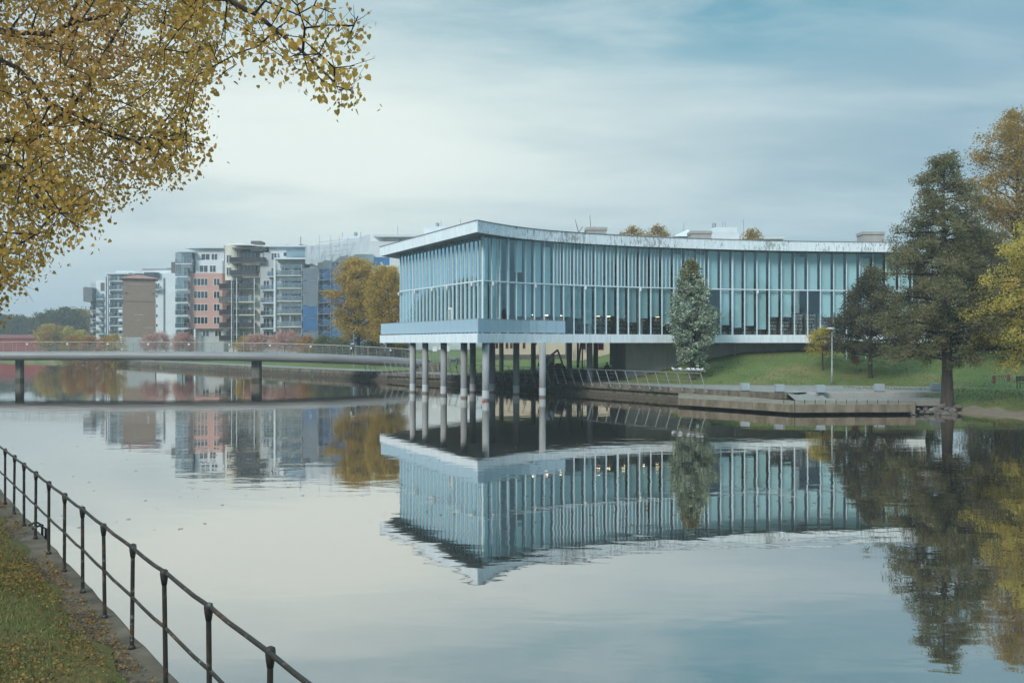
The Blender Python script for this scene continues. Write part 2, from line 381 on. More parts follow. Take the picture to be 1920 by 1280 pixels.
mat('bark', (0.075, 0.062, 0.048), (0.04, 0.034, 0.027), 6, 0.95, stretch=(1, 1, 0.25), bump=0.02, bscale=14)
mat('twig', (0.045, 0.036, 0.03), (0.03, 0.024, 0.02), 6, 0.9)
mat('galvanised', (0.34, 0.37, 0.39), (0.27, 0.29, 0.31), 2.0, 0.45, 0.3)
mat('bridge_steel', (0.25, 0.25, 0.245), (0.19, 0.19, 0.185), 0.7, 0.5, 0.15, stretch=(0.3, 1, 2))
mat('bridge_rail', (0.42, 0.39, 0.34), (0.34, 0.32, 0.28), 2, 0.5, 0.2)
mat('deck', (0.18, 0.17, 0.16), None, 2, 0.9)
mat('pier_concrete', (0.20, 0.185, 0.155), (0.12, 0.11, 0.09), 1.0, 0.9, stretch=(1.5, 1.5, 0.5), bump=0.01)
def railmat():
    mat('old_rail', (0.036, 0.032, 0.027), (0.022, 0.020, 0.017), 20, 0.6, 0.1, bump=0.003, bscale=60)
    m = MATS['old_rail']; nt = m.node_tree; N = nt.nodes; L = nt.links; b = N['Principled BSDF']
    src = b.inputs['Base Color'].links[0].from_socket; geo = N.new('ShaderNodeNewGeometry')
    n = N.new('ShaderNodeTexNoise'); L.new(geo.outputs['Position'], n.inputs['Vector']); n.inputs['Scale'].default_value = 14; n.inputs['Detail'].default_value = 6; n.inputs['Roughness'].default_value = 0.7
    r = N.new('ShaderNodeMapRange'); L.new(n.outputs[0], r.inputs[0]); r.inputs[1].default_value = 0.58; r.inputs[2].default_value = 0.66
    mx = N.new('ShaderNodeMix'); mx.data_type = 'RGBA'; L.new(r.outputs[0], mx.inputs[0]); L.new(src, mx.inputs[6]); mx.inputs[7].default_value = (0.20, 0.19, 0.155, 1)
    n2 = N.new('ShaderNodeTexNoise'); L.new(geo.outputs['Position'], n2.inputs['Vector']); n2.inputs['Scale'].default_value = 5; n2.inputs['Detail'].default_value = 4
    r2 = N.new('ShaderNodeMapRange'); L.new(n2.outputs[0], r2.inputs[0]); r2.inputs[1].default_value = 0.56; r2.inputs[2].default_value = 0.7
    mx2 = N.new('ShaderNodeMix'); mx2.data_type = 'RGBA'; L.new(r2.outputs[0], mx2.inputs[0]); L.new(mx.outputs[2], mx2.inputs[6]); mx2.inputs[7].default_value = (0.10, 0.055, 0.03, 1)
    L.new(mx2.outputs[2], b.inputs['Base Color'])
railmat()
mat('kerb_moss', (0.15, 0.12, 0.085), (0.045, 0.038, 0.026), 2.2, 0.95, bump=0.02, bscale=16, lo=0.3, hi=0.7)
mat('grey_cube', (0.34, 0.39, 0.43), (0.29, 0.335, 0.37), 1.5, 0.6)
mat('dark_metal', (0.03, 0.03, 0.03), None, 5, 0.5, 0.2)
mat('black', (0.012, 0.012, 0.013), None, 5, 0.6)
mat('red_paint', (0.33, 0.075, 0.06), None, 4, 0.5)
mat('yellow_glass', (0.5, 0.4, 0.1), None, 4, 0.5)

# ------------------------------------------------------------------ water
def build_water():
    m = bpy.data.materials.new('river_water'); m.use_nodes = True; MATS['river_water'] = m
    nt = m.node_tree; N = nt.nodes; L = nt.links
    for n in list(N): N.remove(n)
    out = N.new('ShaderNodeOutputMaterial'); geo = N.new('ShaderNodeNewGeometry')
    def nz(sx, sy, scale, det, dist=0.0):
        mp = N.new('ShaderNodeMapping'); L.new(geo.outputs['Position'], mp.inputs[0]); mp.inputs[3].default_value = (sx, sy, 1); mp.inputs[2].default_value = (0, 0, 0.25)
        n = N.new('ShaderNodeTexNoise'); L.new(mp.outputs[0], n.inputs['Vector']); n.inputs['Scale'].default_value = scale; n.inputs['Detail'].default_value = det; n.inputs['Distortion'].default_value = dist
        return n.outputs[0]
    a = nz(0.5, 1.0, 0.9, 2, 0.4); b = nz(0.6, 1.3, 3.2, 2, 0.3); c = nz(0.12, 0.35, 0.35, 1)
    s1 = N.new('ShaderNodeMath'); s1.operation = 'MULTIPLY_ADD'; L.new(b, s1.inputs[0]); s1.inputs[1].default_value = 0.13; L.new(a, s1.inputs[2])
    # calm and breeze-touched patches
    pm = N.new('ShaderNodeMapRange'); L.new(c, pm.inputs[0]); pm.inputs[1].default_value = 0.35; pm.inputs[2].default_value = 0.7; pm.inputs[3].default_value = 0.45; pm.inputs[4].default_value = 1.35
    bp = N.new('ShaderNodeBump'); L.new(pm.outputs[0], bp.inputs['Strength']); bp.inputs['Distance'].default_value = 0.0058; L.new(s1.outputs[0], bp.inputs['Height'])
    gl = N.new('ShaderNodeBsdfGlossy'); gl.inputs[0].default_value = (0.98, 0.925, 0.885, 1); gl.inputs['Roughness'].default_value = 0.012
    L.new(bp.outputs[0], gl.inputs['Normal'])
    df = N.new('ShaderNodeBsdfDiffuse'); df.inputs[0].default_value = (0.045, 0.042, 0.032, 1)
    fr = N.new('ShaderNodeFresnel'); fr.inputs[0].default_value = 1.333
    pw = N.new('ShaderNodeMath'); pw.operation = 'POWER'; L.new(fr.outputs[0], pw.inputs[0]); pw.inputs[1].default_value = 0.23
    mx = N.new('ShaderNodeMixShader'); L.new(pw.outputs[0], mx.inputs[0]); L.new(df.outputs[0], mx.inputs[1]); L.new(gl.outputs[0], mx.inputs[2])
    L.new(mx.outputs[0], out.inputs[0])
    o = mesh_obj('water', [(-600, -120, 0), (400, -120, 0), (400, 420, 0), (-600, 420, 0)], [(0, 1, 2, 3)], 'river_water'); o['kind'] = 'structure'
build_water()

# ------------------------------------------------------------------ shoreline of the far (right-hand) bank, in plan
def wp(x, y): D = F * EYE / (y - HZ); return (PX(x, D), D)
QUAY = [(-100.0, 229.0), wp(190, 682), wp(300, 689), wp(500, 700.5), wp(690, 711.5), wp(850, 721), wp(1000, 731.5), wp(1170, 743.5)] + [(PX(1330, 74.7), 74.7), (PX(1475, 69.4), 69.4)]
QUAY = np.array(QUAY)
SHORE2 = np.array([(PX(1475, 69.4), 69.4), (PX(1500, 72.7), 72.7), (PX(1536, 70.1), 70.1), (PX(1725, 70.9), 70.9), (26.4, 66.5), (26.5, 63.2), (28.0, 61.6), (28.7, 55.0), (28.6, 47.0), (31.0, 36.0), (37.0, 20.0), (52.0, 0.0), (80, -30)])
FARSHORE = np.array([(-430.0, 300.0), (-190.0, 276.0), (-138.0, 264.0), (-100.0, 229.0)])
LANDPOLY = np.vstack([FARSHORE, QUAY[1:], SHORE2[1:], [(400, -30), (400, 420), (-430, 420)]])
def pip(X, Y, poly):
    ins = np.zeros(X.shape, bool); n = len(poly)
    for i in range(n):
        x0, y0 = poly[i]; x1, y1 = poly[(i + 1) % n]
        c = ((y0 > Y) != (y1 > Y)) & (X < (x1 - x0) * (Y - y0) / (y1 - y0 + 1e-12) + x0); ins ^= c
    return ins
def segdist(X, Y, line):
    d = np.full(X.shape, 1e9)
    for (x0, y0), (x1, y1) in zip(line[:-1], line[1:]):
        dx, dy = x1 - x0, y1 - y0; t = np.clip(((X - x0) * dx + (Y - y0) * dy) / (dx * dx + dy * dy), 0, 1)
        d = np.minimum(d, np.hypot(X - x0 - t * dx, Y - y0 - t * dy))
    return d
def sst(t): t = np.clip(t, 0, 1); return t * t * (3 - 2 * t)
PATHX = np.array([-20, 9, 14, 17, 27, 35, 46, 90]); PATHY = np.array([130, 88, 84.5, 83, 82, 78.5, 75.5, 70])
MX = np.array([-20, 9.5, 12.5, 16.5, 21.5, 27, 34, 50, 90]); MZ = np.array([1.0, 1.15, 1.7, 2.75, 3.62, 3.86, 4.0, 3.9, 3.8])
SHOREALL = np.vstack([FARSHORE, QUAY[1:], SHORE2[1:]])
BEACH = SHORE2[4:]
def land_z(X, Y):
    X = np.asarray(X, float); Y = np.asarray(Y, float)
    ins = pip(X, Y, LANDPOLY); d = segdist(X, Y, SHOREALL); db = segdist(X, Y, BEACH)
    z = np.full(X.shape, 0.985)
    z = z + np.clip(d - 6, 0, 80) * 0.022                       # slow rise inland
    py = np.interp(X, PATHX, PATHY); wy = np.interp(X, [9, 12, 24, 36, 60], [91, 91.5, 94, 96, 98]); mz = np.interp(X, MX, MZ)
    t = sst((Y - py) / (wy - py)) * 0.55 + 0.45 * np.clip((Y - py) / (wy - py), 0, 1)
    zm = 0.985 + (mz - 0.985) * t
    w = sst((X - 8.0) / 4.0)
    z = z * (1 - w) + zm * w
    near = sst((X - 23.5) / 2.0)                                # natural shore right of the platforms
    zb = -0.12 + 0.075 * db + 0.9 * sst((db - 2.0) / 4.5) * 0.55
    zb = np.minimum(zb, 0.985)
    low = (Y < py)
    z = np.where(low, z * (1 - near) + zb * near, z)
    z = np.where(ins & ((d > 0.5) | (near > 0.5)), z, -1.2)
    return z
def build_land():
    xs = np.concatenate([np.arange(-430, -130, 12), np.arange(-130, -20, 1.6), np.arange(-20, 50, 0.8), np.arange(50, 130, 4), np.arange(130, 401, 30)])
    ys = np.concatenate([np.arange(-30, 44, 6), np.arange(44, 110, 0.8), np.arange(110, 300, 1.8), np.arange(300, 421, 15)])
    X, Y = np.meshgrid(xs, ys); Z = land_z(X, Y)
    nz = np.sin(X * 0.9 + 1.3 * np.sin(Y * 0.6)) * np.sin(Y * 0.8 + X * 0.3) * 0.035
    Z = np.where(Z > 1.02, Z + nz, Z)
    nx, ny = len(xs), len(ys)
    V = np.stack([X, Y, Z], -1).reshape(-1, 3)
    i = np.arange(nx * ny).reshape(ny, nx)
    Fq = np.stack([i[:-1, :-1], i[:-1, 1:], i[1:, 1:], i[1:, :-1]], -1).reshape(-1, 4)
    keep = (V[Fq][:, :, 2] > -1.1).any(1)
    o = mesh_obj('ground', V, Fq[keep], 'lawn', smooth=True); o['kind'] = 'structure'
    # sand where the shore lies low
    o.data.materials.append(MATS['sand']); o.data.materials.append(MATS['paving'])
    for p in o.data.polygons:
        c = p.center
        if c.x > 24 and c.y < 75:
            db = float(segdist(np.array([c.x]), np.array([c.y]), BEACH)[0])
            if db < 3.4 + 0.5 * math.sin(c.x * 2.1 + c.y) and c.x > 27.0: p.material_index = 1
            py = np.interp(c.x, PATHX, PATHY)
            if c.x > 24.5 and py - 3.0 < c.y < py: p.material_index = 2
    g = mesh_obj('far_ground', [(-5000, 410, 0.9), (5000, 410, 0.9), (5000, 9000, 0.9), (-5000, 9000, 0.9)], [(0, 1, 2, 3)], 'lawn'); g['kind'] = 'structure'
    g = mesh_obj('far_ground', [(395, -200, 0.9), (5000, -200, 0.9), (5000, 410, 0.9), (395, 410, 0.9)], [(0, 1, 2, 3)], 'lawn'); g['kind'] = 'structure'
    b = mesh_obj('riverbed', [(-5000, -3000, -1.5), (5000, -3000, -1.5), (5000, 430, -1.5), (-5000, 430, -1.5)], [(0, 1, 2, 3)], 'sand'); b['kind'] = 'structure'
build_land()
def gz(x, y): return float(land_z(np.array([float(x)]), np.array([float(y)]))[0])

# ------------------------------------------------------------------ quay: coping, timber fender row, ledge, paved walk
def build_quay():
    line = resample(chaikin(QUAY, 2), 1.0)
    s = arclen(line); inn = offset(line, 0.55)   # left of travel = landward
    t = thing('quay_wall', 'long mossy concrete quay wall with coping and low ledge along the river', 'quay wall', (float(QUAY[5][0]), float(QUAY[5][1]), 0))
    n = len(line)
    def seg(name, a, b, A, B, z0, z1, m, parent=t):
        poly = [tuple(p) for p in A[a:b + 1]] + [tuple(p) for p in B[a:b + 1][::-1]]
        return MB().prism(poly, z0, z1).build(name, m, parent)
    step = 3
    for a in range(0, n - 1, step):
        b = min(a + step, n - 1)
        j = 0.012 * math.sin(a * 7.3)
        g = 0.012
        A = offset(line, 0.0).copy(); B = inn
        la = A[a:b + 1].copy(); lb = B[a:b + 1].copy()
        for L_ in (la, lb):
            d = L_[1] - L_[0]; L_[0] = L_[0] + d / np.linalg.norm(d) * g
            d = L_[-1] - L_[-2]; L_[-1] = L_[-1] - d / np.linalg.norm(d) * g
        MB().prism([tuple(p) for p in la] + [tuple(p) for p in lb[::-1]], 0.58, 1.0 + j).build('coping_stone', 'mossy_concrete', t)
    led0 = offset(line, -0.32); led1 = offset(line, 0.5)
    for a in range(0, n - 1, 8):
        seg('ledge', a, min(a + 8, n - 1), led0, led1, -0.6, 0.22 + 0.01 * (a // 8 % 2), 'wet_timber')
    seg('back_wall', 0, n - 1, offset(line, 0.3), offset(line, 0.9), -0.6, 0.575, 'mossy_concrete')
    # fender stubs between ledge and coping
    stub = None
    cl = offset(line, 0.02)
    cnt = 0
    mb = MB()
    for k in range(0, n - 1):
        for f in (0.0, 0.5):
            p = cl[k] * (1 - f) + cl[k + 1] * f
            if p[1] < 84: continue
            if cnt < 280:
                if stub is None:
                    stub = build_local(MB().box(-0.09, 0.09, -0.09, 0.09, 0, 0.36), 'fender_post', 'mossy_concrete', t); o = stub
                else:
                    o = link(stub.copy()); o.parent = t
                o.location = Vector((p[0], p[1], 0.215)) - t.location; cnt += 1
    # paved walk on top
    w0 = offset(line, 0.56); w1 = offset(line, 4.4)
    V = [(p[0], p[1], 0.995) for p in w0] + [(p[0], p[1], 0.995) for p in w1]
    Fc = [(i, i + 1, n + i + 1, n + i) for i in range(n - 1)]
    o = mesh_obj('quay_walk', V, Fc, 'paving'); o['kind'] = 'structure'
    return line
QLINE = build_quay()

def build_platforms():
    # lower landing stage
    A = (PX(1272, 69.8), 69.8); B = (PX(1490, 62.0), 62.0); C = (PX(1716, 62.5), 62.5)
    t = thing('landing_stage', 'low concrete landing stage with overhanging edge just above the water', 'landing stage', (B[0], B[1], 0))
    back = [(PX(1716, 66.3), 66.3), (PX(1490, 67.0), 67.0), (PX(1400, 71.6), 71.6), (PX(1272, 76.9), 76.9)]
    poly = [A, B, C] + back
    MB().prism(poly, 0.40, 0.615).build('slab', 'platform_concrete', t)
    def edge(p, q, n, m='platform_concrete'):
        p = np.array(p); q = np.array(q); d = (q - p); L_ = np.linalg.norm(d); d /= L_; nn = np.array((d[1], -d[0]))
        for k in range(n):
            a = p + d * (L_ * k / n + 0.008); b = p + d * (L_ * (k + 1) / n - 0.008)
            MB().prism([tuple(a + nn * 0.05), tuple(b + nn * 0.05), tuple(b - nn * 0.35), tuple(a - nn * 0.35)], 0.16, 0.65).build('edge_beam', m, t)
    edge(A, B, 3); edge(B, C, 4)
    MB().prism([(A[0] + 0.8, A[1] + 1.2), (B[0] + 0.1, B[1] + 0.9), (C[0] - 0.4, C[1] + 0.9), (C[0] - 0.4, 65.6), (B[0] + 0.4, 65.6)], -0.9, 0.40).build('foundation', 'wet_timber', t)
    # little mooring pins along the stage
    d = None
    for k in range(12):
        f = k / 11.0; x = 17.2 + f * 7.4; y = 63.0 + 0.4 * f
        mb = MB().lathe((0, 0, 0), [(0.02, 0), (0.02, 0.26), (0.03, 0.27), (0.0, 0.29)], 8)
        if d is None: d = build_local(mb, 'mooring_pin', 'dark_metal', t); o = d
        else: o = link(d.copy()); o.parent = t
        o.location = Vector((x, y, 0.61)) - t.location
    # upper retaining wall beside the walk
    t2 = thing('retaining_wall', 'low grey concrete retaining wall between the walk and the landing stage', 'wall', (PX(1540, 70), 70, 0))
    xs = [1536, 1600, 1660, 1718, 1768]
    for a, b in zip(xs[:-1], xs[1:]):
        Da = 70 + (a - 1536) / 230 * 1.2; Db = 70 + (b - 1536) / 230 * 1.2
        p = (PX(a, Da) + 0.008, Da); q = (PX(b, Db) - 0.008, Db)
        MB().prism([p, q, (q[0], q[1] + 0.5), (p[0], p[1] + 0.5)], 0.30, 1.0).build('wall_block', 'bare_concrete', t2)
    p = (PX(1536, 70) - 0.0, 70.0)
    MB().prism([p, (p[0], 70.5), (p[0] - 1.6, 73.2), (p[0] - 1.95, 72.85)], 0.3, 1.004).build('wing_wall', 'bare_concrete', t2)
    # walk behind it
    V = [(PX(1330, 75.2), 75.2, 0.999), (PX(1475, 70.0), 70.0, 0.999), (PX(1500, 72.9), 72.9, 0.999), (PX(1536, 70.5), 70.5, 0.999), (PX(1770, 71.7), 71.7, 0.999), (PX(1770, 79.6), 79.6, 0.999), (PX(1560, 82.0), 82, 0.999), (PX(1330, 83.5), 83.5, 0.999), (PX(1190, 87.0), 87.0, 0.999)]
    o = mesh_obj('walk', V, [tuple(range(len(V)))], 'paving'); o['kind'] = 'structure'
    # ramp down to the stage
    V = [(PX(1475, 69.6), 69.6, 0.99), (PX(1500, 72.9), 72.9, 0.99), (PX(1536, 70.4), 70.4, 0.99), (PX(1555, 66.9), 66.9, 0.635), (PX(1492, 66.5), 66.5, 0.635)]
    o = mesh_obj('ramp', V, [tuple(range(len(V)))], 'paving'); o['kind'] = 'structure'
    MB().prism([(PX(1490, 66.4), 66.4), (PX(1770, 66.4), 66.4), (PX(1770, 71.5), 71.5), (PX(1545, 70.6), 70.6)], 0.3, 0.62).build('lower_walk', 'paving')['kind'] = 'structure'
build_platforms()

# ------------------------------------------------------------------ the library on pillars
ZS0, ZS1 = 4.50, 5.24            # floor slab
ZR0, ZR1 = 12.97, 13.86          # roof slab
ZT = 9.415                       # transom
def pD(x, D): return (PX(x, D), D)
ROOF_FRONT = chaikin([pD(894, 76.2), pD(937, 78.85), pD(981.6, 81.2), pD(1020, 82.8), pD(1063, 84.2), pD(1100, 85.3), pD(1190, 87.5), pD(1290, 89.4), pD(1400, 91.0), pD(1500, 92.1), pD(1640, 92.9), pD(1735, 93.2)], 2)
ROOF_LEFT = np.array([pD(712, 97.6), pD(894, 76.2)])
ROOF_BACK = [(41.0, 128.0), (-2.0, 122.0)]
GLASS_FRONT = chaikin([pD(905, 78.7), pD(936, 80.2), pD(968, 81.6), pD(1020, 83.35), pD(1076, 85.15), pD(1180, 88.1), pD(1290, 90.4), pD(1400, 92.1), pD(1500, 93.3), pD(1640, 94.2), pD(1735, 94.5)], 2)
GLASS_LEFT = np.array([pD(751, 95.7), pD(905, 78.7)])
def on_glass(xpx):
    px = GLASS_FRONT[:, 0] / GLASS_FRONT[:, 1] * F + 960
    return np.array([np.interp(xpx, px, GLASS_FRONT[:, 0]), np.interp(xpx, px, GLASS_FRONT[:, 1])])
def build_library():
    T = thing('library_building', 'glass-walled library on concrete pillars with curved white roof edge above the river', 'library', (5.0, 88.0, 0))
    rp = np.vstack([ROOF_LEFT[:1], ROOF_FRONT]); roof_poly = [tuple(p) for p in rp] + ROOF_BACK
    def inset_poly(d):
        l = ROOF_LEFT; dl = (l[1] - l[0]) / np.linalg.norm(l[1] - l[0]); nl = np.array((-dl[1], dl[0]))
        nl = nl if nl[0] > 0 else -nl
        fr = offset(ROOF_FRONT, d)
        # corner where both inset edges meet
        a = l[0] + nl * d; b = dl; c = fr[0]; e = fr[1] - fr[0]
        M = np.array([[b[0], -e[0]], [b[1], -e[1]]]); s = np.linalg.solve(M, c - a)
        cor = a + b * s[0]
        lf = a + np.array((0.1, 0.25)) * 0
        return [tuple(lf), tuple(cor)] + [tuple(p) for p in fr[1:] if p[0] > cor[0] + 0.3] + ROOF_BACK
    ip = inset_poly(0.10)
    roof = MB().prism(ip, ZR0 + 0.02, ZR1 - 0.06).build('roof', 'soffit', T)
    MB().prism(inset_poly(0.25), ZR1 - 0.059, ZR1 - 0.02).build('roof_membrane', 'deck', roof)
    slab = MB().prism(ip, ZS0 + 0.02, ZS1 - 0.01).build('floor_slab', 'soffit', T)
    # cladding panels round both slabs
    def panels(line, z0, z1, m, name, parent, length, thick=0.11):
        s = arclen(line); n = max(1, int(round(s[-1] / length)))
        inner = offset(line, thick)
        for k in range(n):
            a, b = s[-1] * k / n + 0.01, s[-1] * (k + 1) / n - 0.01
            ts = np.concatenate([[a], s[(s > a + 0.05) & (s < b - 0.05)], [b]])
            o_ = np.stack([np.interp(ts, s, line[:, i]) for i in (0, 1)], 1); i_ = np.stack([np.interp(ts, s, inner[:, i]) for i in (0, 1)], 1)
            MB().prism([tuple(p) for p in o_] + [tuple(p) for p in i_[::-1]], z0, z1).build(name, m, parent)
    left_cut = ROOF_LEFT.copy()
    panels(ROOF_FRONT, ZR0, ZR1, 'stained_concrete', 'fascia_panel', roof, 6.6)
    panels(left_cut, ZR0, ZR1 - 0.004, 'fascia_concrete', 'fascia_panel', roof, 8.0)
    panels(ROOF_FRONT, ZS0, ZS1, 'fascia_concrete', 'edge_panel', slab, 6.6)
    panels(left_cut, ZS0 + 0.003, ZS1 - 0.004, 'fascia_concrete', 'edge_panel', slab, 12.0)
    # metal capping along the roof edge
    for line, e in ((ROOF_FRONT, 0.0), (left_cut, 0.003)):
        o_ = offset(line, -0.05); i_ = offset(line, 0.28)
        MB().prism([tuple(p) for p in o_] + [tuple(p) for p in i_[::-1]], ZR1 + 0.004 + e, ZR1 + 0.05 + e).build('roof_capping', 'galvanised', roof)
    # roof vents
    for x0, x1, y, D in ((1100, 1137, 426, 99), (1296, 1334, 433, 103), (1619, 1658, 434.5, 104)):
        z = PZ(y, D)
        v = MB().box(PX(x0, D), PX(x1, D), D, D + 2.0, ZR1 - 0.03, z - 0.3).build('roof_vent', 'bare_concrete', T)
        MB().box(PX(x0, D) - 0.08, PX(x1, D) + 0.08, D - 0.08, D + 2.08, z - 0.295, z).build('vent_cap', 'bare_concrete', v)
    # ---- glazing
    left_dir = (GLASS_LEFT[1] - GLASS_LEFT[0]); LL = np.linalg.norm(left_dir); left_dir /= LL
    nl = np.array((-left_dir[1], left_dir[0]));  # into the building
    if nl[0] < 0: nl = -nl
    nleft = 22
    lx = [GLASS_LEFT[0] + left_dir * LL * k / nleft for k in range(nleft + 1)]
    fx = [905, 921.6, 936.5, 952, 968, 985, 1002, 1020, 1038, 1056.6, 1076, 1096, 1116, 1136.5, 1158, 1178, 1199, 1220, 1241, 1263, 1284.5, 1306, 1328, 1351, 1373, 1396, 1419, 1442, 1465, 1489.5, 1514, 1538, 1563, 1587] + [1587 + 24.6 * k for k in range(1, 6)]
    fr = [on_glass(x) for x in fx]
    def mull(p, n, u, z0, z1, w, d, name='mullion', proud=0.06):
        c = p - n * (d / 2 - 0.04 + proud * 0)
        MB().obox(c, u, n, w / 2, d / 2, z0, z1).build(name, 'mullion', T)
    rnd = random.Random(5)
    runs = [(lx, True), (fr, False)]
    for pts, isleft in runs:
        for k in range(len(pts)):
            a = pts[k]; b = pts[min(k + 1, len(pts) - 1)]; c = pts[max(k - 1, 0)]
            u = (b - c) / np.linalg.norm(b - c); n = np.array((-u[1], u[0]))
            if isleft: n = nl
            elif n[1] < 0: n = -n
            big = (not isleft and fx[k] in (952, 1158, 1373)) or (isleft and k in (4, 16))
            if not (isleft and k == len(pts) - 1):
                mull(a, n, u, ZS1, ZR0 - 0.004, 0.16 if big else 0.075, 0.11)
            if k == len(pts) - 1: continue
            u2 = (b - a) / np.linalg.norm(b - a); n2 = np.array((-u2[1], u2[0]))
            if (isleft and n2[0] < 0) or (not isleft and n2[1] < 0): n2 = -n2
            L_ = np.linalg.norm(b - a); ctr = (a + b) / 2
            # panes below and above the transom
            for z0, z1 in ((ZS1 + 0.03, ZT - 0.06), (ZT + 0.06, ZR0 - 0.03)):
                q = [a + u2 * 0.05, b - u2 * 0.05]
                V = [(*q[0], z0), (*q[1], z0), (*q[1], z1), (*q[0], z1)]
                mesh_obj('pane', V, [(0, 1, 2, 3)], 'facade_glass', T)
            MB().obox(ctr - n2 * 0.03, u2, n2, L_ / 2 - 0.06, 0.055, ZT - 0.055, ZT + 0.055).build('transom', 'mullion', T)
            x = None if isleft else fx[k]
            # close-set fins in the upper row
            if x and 1037 <= x < 1320:
                for f in (1 / 3, 2 / 3):
                    mull(a + (b - a) * f, n2, u2, ZT + 0.06, ZR0 - 0.004, 0.055, 0.09, 'fin')
            # roller blinds
            if isleft:
                f0, f1 = 0.07, 0.80; drop = ZT - 0.6 if k % 5 else ZT - 2.2
                low = 5.6 if k in (3, 4, 15) else 5.45
            else:
                f0, f1 = 0.06, 0.86
                low = 6.58 + rnd.uniform(0.0, 0.3) if x < 1240 else (5.95 + rnd.uniform(-0.1, 0.25) if x < 1440 else 6.9)
                if x < 935: low = 5.5
                if abs(x - 1096) < 2 or abs(x - 1178) < 2: low -= 0.55
                if abs(x - 1419) < 2: low = 5.75
                if x in (936.5, 952): f1 = 0.5
            off = n2 * 0.28
            p0 = a + u2 * L_ * f0 + off; p1 = a + u2 * L_ * f1 + off
            if rnd.random() < 0.96:
                MB().obox((p0 + p1) / 2, u2, n2, np.linalg.norm(p1 - p0) / 2, 0.006, low, ZT - 0.08).build('blind', 'blind', T)
            if not isleft or k % 6 != 2:
                up = ZT + 0.08 if not (x and 905 < x < 1000) else ZT + 0.08 + rnd.choice([0, 0, 0.8])
                MB().obox((p0 + p1) / 2, u2, n2, np.linalg.norm(p1 - p0) / 2, 0.006, up, ZR0 - 0.03 - rnd.choice([0, 0, 0, 0.4])).build('blind', 'blind', T)
            # little outdoor lamps on the transom
            if (isleft and k in (0, 5, 10, 14, 20)) or (x in (921.6, 1002, 1096, 1199, 1419)):
                q = a - n2 * 0.18
                l_ = MB().lathe((q[0], q[1], ZT - 0.36), [(0.09, 0), (0.10, 0.02), (0.10, 0.26), (0.06, 0.28)], 12).build('outdoor_lamp', 'white_paint', T)
                MB().bar((q[0], q[1], ZT - 0.09), (*(a - n2 * 0.02), ZT), 0.04).build('bracket', 'mullion', l_)
    # corner post
    p = lx[-1]; MB().lathe((p[0], p[1], ZS1), [(0.09, 0), (0.09, ZR0 - ZS1 - 0.004)], 10).build('corner_post', 'mullion', T)
    # door in the left face
    a, b = lx[14], lx[15]; u2 = left_dir
    d = MB(); c = (a + b) / 2 - nl * 0.05
    d.obox(c - u2 * 0.36, u2, nl, 0.055, 0.06, ZS1 + 0.005, ZS1 + 2.25); d.obox(c + u2 * 0.36, u2, nl, 0.055, 0.06, ZS1 + 0.005, ZS1 + 2.25); d.obox(c, u2, nl, 0.30, 0.06, ZS1 + 2.05, ZS1 + 2.25)
    d.build('door_frame', 'white_paint', T)
    # back and end walls
    back = [GLASS_LEFT[0] + nl * 0.1, np.array((-1.5, 119.0)), np.array((40.0, 125.0)), np.array((GLASS_FRONT[-1][0], GLASS_FRONT[-1][1] + 0.1))]
    for p, q in zip(back[:-1], back[1:]):
        u = (q - p) / np.linalg.norm(q - p); n = np.array((-u[1], u[0]))
        MB().obox((p + q) / 2, u, n, np.linalg.norm(q - p) / 2 - 0.01, 0.12, ZS1, ZR0 - 0.002).build('back_wall', 'interior_wall', T)
    MB().prism([tuple(GLASS_LEFT[0] + nl * 0.4), tuple(GLASS_LEFT[1] + np.array((0.1, 0.9)))] + [tuple(p + np.array((0, 0.45))) for p in GLASS_FRONT[2:-1]] + [(39.0, 124.0), (-1.0, 118.4)], ZS1 - 0.008, ZS1 + 0.012).build('interior_floor', 'interior_floor', T)
    # inner columns
    for x in (1042, 1103, 1201, 1424, 930, 985, 1300, 1500):
        q = on_glass(x) + np.array((0.15, 1.6))
        MB().lathe((q[0], q[1], ZS1 + 0.013), [(0.26, 0), (0.26, ZR0 - ZS1 - 0.02)], 14).build('column', 'white_paint', T)
    for f in (0.18, 0.74):
        q = GLASS_LEFT[0] + left_dir * LL * f + nl * 0.5
        MB().lathe((q[0], q[1], ZS1 + 0.013), [(0.16, 0), (0.16, ZR0 - ZS1 - 0.02)], 12).build('column', 'bare_concrete', T)
    # ---- balcony balustrade
    pts = []
    le = ROOF_LEFT; e = (le[1] - le[0]) / np.linalg.norm(le[1] - le[0]); ne = np.array((-e[1], e[0])); ne = ne if ne[0] > 0 else -ne
    lb = np.array([le[0] + ne * 0.12, le[1] + ne * 0.12 + np.array((0, 0.14))])
    fb = offset(ROOF_FRONT, 0.12); pxs = fb[:, 0] / fb[:, 1] * F + 960; fb = fb[pxs < 1058]; fb = np.vstack([fb, [PX(1060, np.interp(1060, pxs, offset(ROOF_FRONT, 0.12)[:, 1])), np.interp(1060, pxs, offset(ROOF_FRONT, 0.12)[:, 1])]])
    fb[0] = lb[1]
    for line, w in ((lb, 1.35), (fb, 1.02)):
        r = resample(line, w)
        for a, b in zip(r[:-1], r[1:]):
            u = (b - a) / np.linalg.norm(b - a); n = np.array((-u[1], u[0])); L_ = np.linalg.norm(b - a)
            MB().obox((a + b) / 2, u, n, L_ / 2 - 0.012, 0.008, ZS1 + 0.09, ZS1 + 1.10).build('balustrade_panel', 'frosted_glass', T)
            MB().obox(a + n * 0.03, u, n, 0.02, 0.02, ZS1 - 0.004, ZS1 + 1.10).build('balustrade_post', 'galvanised', T)
        r2 = [(p[0], p[1], ZS1 + 1.125) for p in r]
        MB().tube(r2, 0.022, 6).build('handrail', 'galvanised', T, True)
